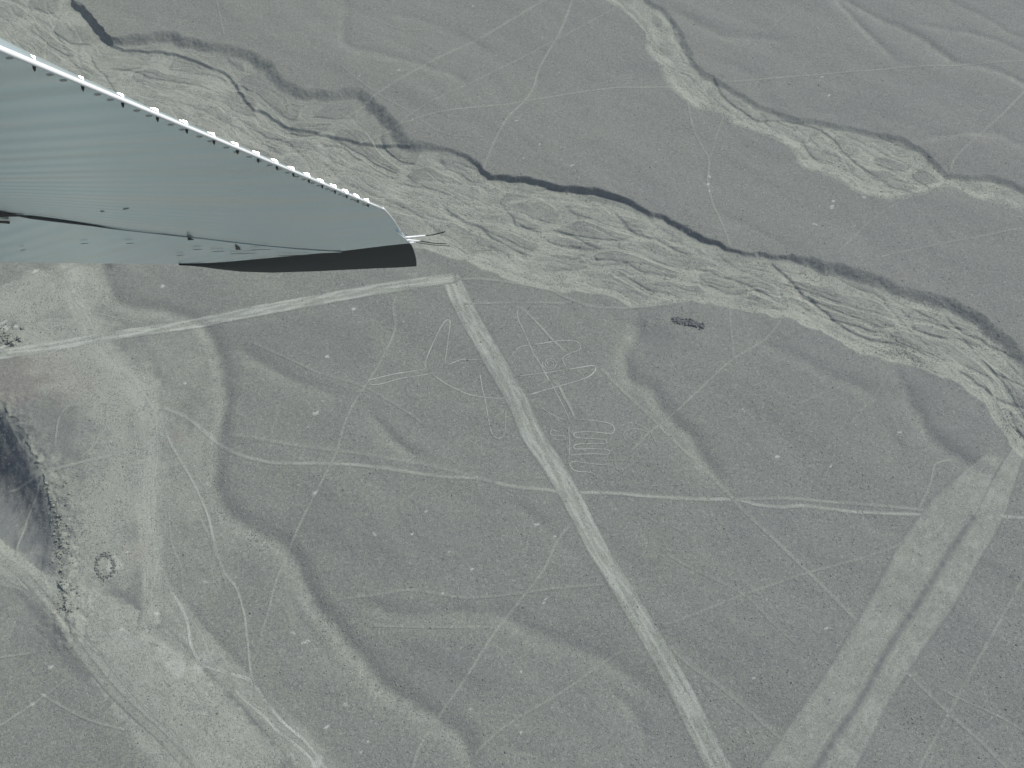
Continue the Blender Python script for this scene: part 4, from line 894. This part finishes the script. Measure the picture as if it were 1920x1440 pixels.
TE = [(-300, -42), (0, 85), (360, 237.5), (560, 322), (720, 390), (737, 411), (752, 433), (769, 456)]
SEAM = [(769, 456), (730, 460), (680, 466), (640, 471), (560, 466), (440, 454), (350, 443.5), (240, 432), (150, 419), (60, 406), (0, 402), (-300, 376)]
LOWE = [(640, 471), (520, 482), (420, 491), (350, 495), (260, 495), (200, 493.5), (0, 491), (-300, 487)]
def uv_of(p):     # metres along chord (image-left) and span
    d = np.array(p) - np.array(wing_loc)
    s_dir = np.array(wp(720, 390)) - np.array(wp(0, 85)); s_dir /= np.linalg.norm(s_dir)
    c_dir = np.cross(NW, s_dir)
    return (float(d @ c_dir), float(d @ s_dir))
def shell(name, TOP, BOT, nt_, nu, thick, mat, endx=-300):
    """lower skin between two curves plus the upper skin behind it, closed to one body"""
    V, U = [], []
    tl = np.concatenate([[0], np.cumsum(np.linalg.norm(np.diff(np.array(TOP, float), axis=0), axis=1))]); tl /= tl[-1]
    ts = np.unique(np.concatenate([np.linspace(0, 1, nt_), tl])); nt_ = len(ts)
    A_ = interp(TOP, ts)
    Bv = interp(BOT, np.linspace(0, 1, nu))
    cy = np.interp(A_[:, 0], [-300, 0, 155, 295, 400, 518, 620, 720, 769], [-42, 105, 187, 262, 300, 334, 350, 366, 376])
    grid = np.zeros((nt_, nu, 2))
    for i, t in enumerate(ts):
        u = np.linspace(0, 1, nu)
        x = A_[i, 0] + (endx - A_[i, 0]) * u
        yl = A_[i, 1] + (A_[i, 1] + (cy[i] - A_[i, 1]) * 1.0 - A_[i, 1]) * u
        bx, by = Bv[:, 0], Bv[:, 1]
        wgt = t ** 8
        grid[i, :, 0] = x + wgt * (bx - (BOT[0][0] + (BOT[-1][0] - BOT[0][0]) * u))
        grid[i, :, 1] = yl + wgt * (by - (BOT[0][1] + (BOT[-1][1] - BOT[0][1]) * u))
    lo_ = np.array([[wp(*g) for g in row] for row in grid])
    un = np.linspace(0, 1, nu)[None, :]; tn = ts[:, None]
    th = thick * np.minimum(1, un * 3.0) ** .8 * (1 - tn ** 6) * (1 - .35 * un) + .004
    upv = lo_ - NW[None, None] * th[..., None]
    V = np.vstack([lo_.reshape(-1, 3), upv.reshape(-1, 3)])
    n = nt_ * nu; i = np.arange(n).reshape(nt_, nu); F = []
    for a in range(nt_ - 1):
        for b_ in range(nu - 1):
            q = (i[a, b_], i[a + 1, b_], i[a + 1, b_ + 1], i[a, b_ + 1]); F.append(q); F.append(tuple(k + n for k in q[::-1]))
    bl = list(i[0, :]) + list(i[1:, -1]) + list(i[-1, ::-1][1:]) + list(i[::-1, 0][1:-1])
    m_ = 2 * n; k_ = len(bl)
    V = np.vstack([V, V[bl], V[[q + n for q in bl]]])
    for q in range(k_): F.append((m_ + q, m_ + (q + 1) % k_, m_ + k_ + (q + 1) % k_, m_ + k_ + q))
    o0 = np.array(wp(-300, -42)); uvs = []
    for a in range(nt_):
        vv = float(np.linalg.norm(lo_[a, 0] - o0))
        for b_ in range(nu): uvs.append((float(np.linalg.norm(lo_[a, b_] - lo_[a, 0])), vv))
    return wmesh(name, V, F, mat, uv=(uvs + uvs) + [(uvs + uvs)[q] for q in bl] * 2)
shell('aileron', TE, SEAM, 46, 50, .09, MW)
# outboard fairing panel between seam and lower edge
def band(name, A_, B_, na, nb, mat, lift0=0.0, bulge=0.0, back=.05, bow=0.0):
    a, b = interp(A_, np.linspace(0, 1, na)), interp(B_, np.linspace(0, 1, na))
    V, n = [], na * nb
    for k in range(nb):
        t = k / (nb - 1)
        for c_, (p, q) in enumerate(zip(a, b)): V.append(wp(*(p + (q - p) * t + np.array([bow * math.sin(math.pi * t) * max(0, 1 - c_ / 8), 0])), lift0 + bulge * math.sin(math.pi * t)))
    V = np.array(V); V2 = V - NW[None] * back
    i = np.arange(n).reshape(nb, na); F = []
    for r_ in range(nb - 1):
        for c_ in range(na - 1):
            q = (i[r_, c_], i[r_, c_ + 1], i[r_ + 1, c_ + 1], i[r_ + 1, c_]); F.append(q); F.append(tuple(k + n for k in q[::-1]))
    bl = list(i[0]) + list(i[1:, -1]) + list(i[-1, ::-1][1:]) + list(i[::-1, 0][1:-1])
    VV = np.vstack([V, V2]); m_ = 2 * n; k_ = len(bl)
    VV = np.vstack([VV, VV[bl], VV[[q + n for q in bl]]])
    for q in range(k_): F.append((m_ + q, m_ + (q + 1) % k_, m_ + k_ + (q + 1) % k_, m_ + k_ + q))
    return wmesh(name, VV, F, mat, uv=[uv_of(v) for v in VV])
seam_l = [p for p in SEAM if p[0] <= 640]
band('fairing_panel', seam_l, LOWE, 60, 9, MW, .001, .006)
CAPT = [(769, 456), (730, 460), (680, 466), (640, 471), (520, 482), (420, 490), (360, 493), (335, 494)]
CAPB = [(781, 500), (740, 502.5), (700, 504), (600, 509), (510, 512), (450, 510), (400, 504.5), (360, 498), (335, 494.6)]
band('wing_tip', CAPT, CAPB, 90, 12, MTIP, -.002, .010, .02, 3.5)

# the rest of the wing, inboard and forward towards the fuselage
sd3 = np.array(wp(720, 390)) - np.array(wp(0, 85)); sd3 /= np.linalg.norm(sd3)
cd3 = np.cross(NW, sd3)
if cd3 @ (np.array(wp(-300, 487)) - np.array(wp(-300, -42))) < 0: cd3 = -cd3
pa, pl = np.array(wp(-300, -42)), np.array(wp(-300, 487))
pl2 = pl + cd3 * .55
pl3 = pl2 - sd3 * (3.6 + (pl2 - pa) @ sd3); pa2 = pa - sd3 * 3.6
V, n_ = [], 14
for (a_, b_) in ((pa, pl), (pa2, pl3)):
    for k in range(n_): V.append(a_ + (b_ - a_) * k / (n_ - 1))
V.append(pl2); V = np.array(V); m_ = len(V)
V = np.vstack([V, V - NW * .07])
F = [(k, k + 1, n_ + k + 1, n_ + k) for k in range(n_ - 1)] + [(n_ - 1, 2 * n_, 2 * n_ - 1)]
F += [tuple(q + m_ for q in f[::-1]) for f in F]
rim = [0] + list(range(n_, 2 * n_)) + [2 * n_] + list(range(n_ - 1, 0, -1))
F += [(a_, b_, b_ + m_, a_ + m_) for a_, b_ in zip(rim, rim[1:] + rim[:1])]
wmesh('inboard_panel', V, F, MW, sm=False, uv=[(float((v - pa) @ cd3), float((v - pa) @ sd3)) for v in V])

# raised dark strips standing in for the shade inside the seam
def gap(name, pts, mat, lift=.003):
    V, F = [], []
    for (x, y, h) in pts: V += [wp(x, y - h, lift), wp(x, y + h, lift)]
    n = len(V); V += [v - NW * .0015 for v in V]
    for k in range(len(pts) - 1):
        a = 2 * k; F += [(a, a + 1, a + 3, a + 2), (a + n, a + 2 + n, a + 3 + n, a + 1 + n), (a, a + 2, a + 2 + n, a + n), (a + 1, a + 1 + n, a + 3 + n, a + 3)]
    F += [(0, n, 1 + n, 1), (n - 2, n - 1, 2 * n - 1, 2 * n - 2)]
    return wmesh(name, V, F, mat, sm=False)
gap('seam_gap_shade', [(38, 405, .2), (48, 405.8, 1.2), (58, 406.8, 2.2), (100, 412, 2.2), (130, 416, 1.7), (170, 421.5, .9), (205, 427, .4), (235, 431, .08), (280, 436, .06), (310, 439, .22), (350, 443.5, .25), (390, 448, .08), (440, 454, .2), (500, 460.5, .08), (560, 466, .2), (620, 470, .4), (640, 471, .5)], MBLACK)
gap('seam_gap_shade', [(-300, 378, 6), (-60, 393, 6), (0, 400, 4.5), (20, 401.5, 2.5), (46, 403.5, .4)], MBLACK, .004)
gap('hinge_arm', [(-60, 404, 3), (0, 409.5, 2.0), (15, 410.5, 2.4), (17, 410.5, 2.2)], MBLACK, .012)
gap('hinge_bracket', [(351, 443, 3.0), (353, 443.2, 3.0), (361, 444.8, .7), (362, 445, .7)], MBLACK, .010)
gap('hinge_bracket', [(441, 461, 3.2), (443, 461.5, 3.2), (450, 464, .6), (451, 464, .6)], MBROWN, .010)
for (x, y, L_, h) in [(64, 434, 20, .8), (230, 391, 12, 1.4), (188, 396, 8, .8), (235, 450, 14, .5), (360, 462, 18, .7), (395, 466, 24, .5), (150, 450, 14, .4), (470, 463, 36, .6), (430, 470, 50, .5), (520, 474, 60, .5), (590, 476, 40, .6), (330, 473, 14, .5), (36, 462, 10, .6)]:
    gap('scratch', [(x, y + .6, h * .15), (x + L_ * .4, y, h * .32), (x + L_, y - .8, h * .12)], MBROWN, .0025 + .012 * (y > 440))

# sunlit trailing edge: a bead of white metal with a raised rib end at each pressed bead
def tube(pts3, rad, seg=10):
    V, F = [], []
    P = np.array(pts3); T = np.gradient(P, axis=0); T /= np.linalg.norm(T, axis=1, keepdims=True)
    for p, t, r in zip(P, T, rad):
        a = np.cross(t, NW); a /= np.linalg.norm(a); b = np.cross(t, a)
        for k in range(seg):
            an = 2 * math.pi * k / seg; V.append(p + a * r * math.cos(an) + b * r * math.sin(an))
    n = len(P)
    for i in range(n - 1):
        for k in range(seg): F.append((i * seg + k, i * seg + (k + 1) % seg, (i + 1) * seg + (k + 1) % seg, (i + 1) * seg + k))
    F.append(tuple(range(seg))[::-1]); F.append(tuple((n - 1) * seg + k for k in range(seg)))
    return V, F
line = interp([(-300, -42), (0, 85), (360, 237.5), (560, 322), (719, 389.5)], np.linspace(0, 1, 60))
SUNV = np.array(to_sun)
def facing(p):
    v = CAMP - np.array(p); v /= np.linalg.norm(v); h = v + SUNV
    return h / np.linalg.norm(h)
def strip(pts3, rad, th=.0035):
    """flat strip with a softly domed face turned up and aft"""
    P = np.array(pts3); T = np.gradient(P, axis=0); T /= np.linalg.norm(T, axis=1, keepdims=True); V, F = [], []
    for p, t, r in zip(P, T, rad):
        a = np.cross(t, facing(p)); a /= np.linalg.norm(a); n = np.cross(a, t)
        if n @ facing(p) < 0: n = -n
        for q, e in ((-1, -.6), (-.95, .25), (-.5, .9), (.5, .9), (.95, .25), (1, -.6)): V.append(p + a * r * q + n * th * e)
    m = 6; k_ = len(P)
    for i in range(k_ - 1):
        for k in range(m): F.append((i * m + k, i * m + (k + 1) % m, (i + 1) * m + (k + 1) % m, (i + 1) * m + k))
    F.append(tuple(range(m))[::-1]); F.append(tuple((k_ - 1) * m + k for k in range(m)))
    return V, F
V, F = strip([np.array(wp(-300, -42, .006)) - sd3 * d_ for d_ in (3.5, 2.5, 1.6, .9, .4)] + [wp(x, y, .006) for x, y in line], np.interp(np.concatenate([np.zeros(5), np.linspace(0, 1, 60)]), [0, .3, .4, 1], [.0078, .0080, .0074, .0056]))
wmesh('trailing_edge', V, F, MWHITE)
V, F = strip([wp(x, y, .004) for x, y in interp([(718.5, 389), (730, 402), (737, 411), (749, 430)], np.linspace(0, 1, 12))], np.linspace(.0085, .0072, 12))
V2, F2 = strip([wp(x, y, .004) for x, y in interp([(743, 432), (757, 444), (771, 456)], np.linspace(0, 1, 8))], np.linspace(.0085, .010, 8))
wmesh('tip_edge', V + V2, F + [tuple(k + len(V) for k in f) for f in F2], MWHITE)
MSTAIN = paint('faded_oil_stain', (.50, .46, .40), .4)
for (x, _) in BUMPS:
    y = te_y(x)
    dz = np.linalg.norm(np.array(wp(x, y)) - CAMP); k = 1.93 / dz
    # a wedge: rises slowly along the edge, then steps down
    hp = float(np.interp(x, [0, 720], [.0079, .0056])) / dz * FPX / k      # half height of the edge strip, in the same units
    prof = [(-18, -hp * .7), (-8, -hp - .2), (-2, -hp - 1.2), (0.8, -hp - 1.0), (1.6, -hp * .6), (2, 0), (-18, 0)]
    p0 = np.array(wp(x, y, .0065)); h0 = facing(p0)
    def onf(a_, b_):
        r_ = ray(a_, b_); d_ = AX * r_[0] + AD * r_[1] + AF * r_[2]
        return CAMP + d_ * ((p0 - CAMP) @ h0) / (d_ @ h0)
    V = [onf(x + a * k, te_y(x + a * k) + b_ * k + .3) for a, b_ in prof]
    n = len(V); V += [v - h0 * .004 for v in V]
    wmesh('rib_end', V, [tuple(range(n)), tuple(range(2 * n - 1, n - 1, -1))] + [(q, q + n, (q + 1) % n + n, (q + 1) % n) for q in range(n)], MWHITE, sm=False)
    # dark mouth of the bead on the underside, and faint oily marks beside it
    out = [(-3.8, -3.4), (0, -4.2), (4.2, -3.4), (3.6, 0), (1.8, 4), (0, 6), (-2.0, 3.2), (-3.8, 0)]
    V = [np.array(wp(x + a * k, y + (17 + b_) * k, .0015)) for a, b_ in out]; n = len(V)
    V += [np.array(wp(x + a * .55 * k, y + (17 + b_ * .55) * k, .006)) for a, b_ in out]
    wmesh('rivet', V, [tuple(range(n, 2 * n))] + [(q, (q + 1) % n, n + (q + 1) % n, n + q) for q in range(n)], MBROWN)
    for ox in (33, 62):
        xx = x + ox * k
        if xx < 690: gap('oil_mark', [(xx - 7 * k, te_y(xx) + 18 * k, .3 * k), (xx - 2 * k, te_y(xx) + 18.5 * k, 1.9 * k), (xx + 4 * k, te_y(xx) + 18.2 * k, 1.4 * k), (xx + 9 * k, te_y(xx) + 18 * k, .3 * k)], MSTAIN, .0015)

# static wicks at the tip
for (b0, b1, e0, r_) in [((757, 444.5), (797, 440.5), (834, 433), .0030), ((764, 449), (787, 450.5), (836, 456), .0030), ((768, 453.5), (779, 453), (844, 460), .0022)]:
    Vb, Fb = tube([wp(b0[0] + (b1[0] - b0[0]) * t, b0[1] + (b1[1] - b0[1]) * t, .004) for t in np.linspace(0, 1, 6)], np.linspace(.0075, .004, 6))
    sw = wmesh('static_wick', *tube([wp(b1[0] + (e0[0] - b1[0]) * t, b1[1] + (e0[1] - b1[1]) * t + 1.2 * math.sin(3.1 * t), .004) for t in np.linspace(-.03, 1, 12)], np.full(12, r_)), MBLACK)
    o = wmesh('wick_base', Vb, Fb, MWHITE); o.parent = sw
S.cycles.max_bounces = 6

# ------------------------------------------------------------------ thin dusty air
HZ = [(-9300, -9300, -60), (9300, -9300, -60), (9300, 14300, -60), (-9300, 14300, -60)]
V = HZ + [(a, b, CAM_H + 8) for a, b, _ in HZ]
me = bpy.data.meshes.new('haze')
me.from_pydata(V, [], [(3, 2, 1, 0), (4, 5, 6, 7), (0, 1, 5, 4), (1, 2, 6, 5), (2, 3, 7, 6), (3, 0, 4, 7)])
mh = bpy.data.materials.new('dusty_air'); mh.use_nodes = True
nt = mh.node_tree
for n in list(nt.nodes):
    if n.type == 'BSDF_PRINCIPLED': nt.nodes.remove(n)
pv = nt.nodes.new('ShaderNodeVolumePrincipled')
pv.inputs['Color'].default_value = (.95, .95, .92, 1); pv.inputs['Density'].default_value = HAZE; pv.inputs['Anisotropy'].default_value = .25
nt.links.new(pv.outputs[0], nt.nodes['Material Output'].inputs['Volume'])
me.materials.append(mh)
o = bpy.data.objects.new('haze', me); COL.objects.link(o); tag(o, 'thin dusty air over the plain', None, None, 'stuff')
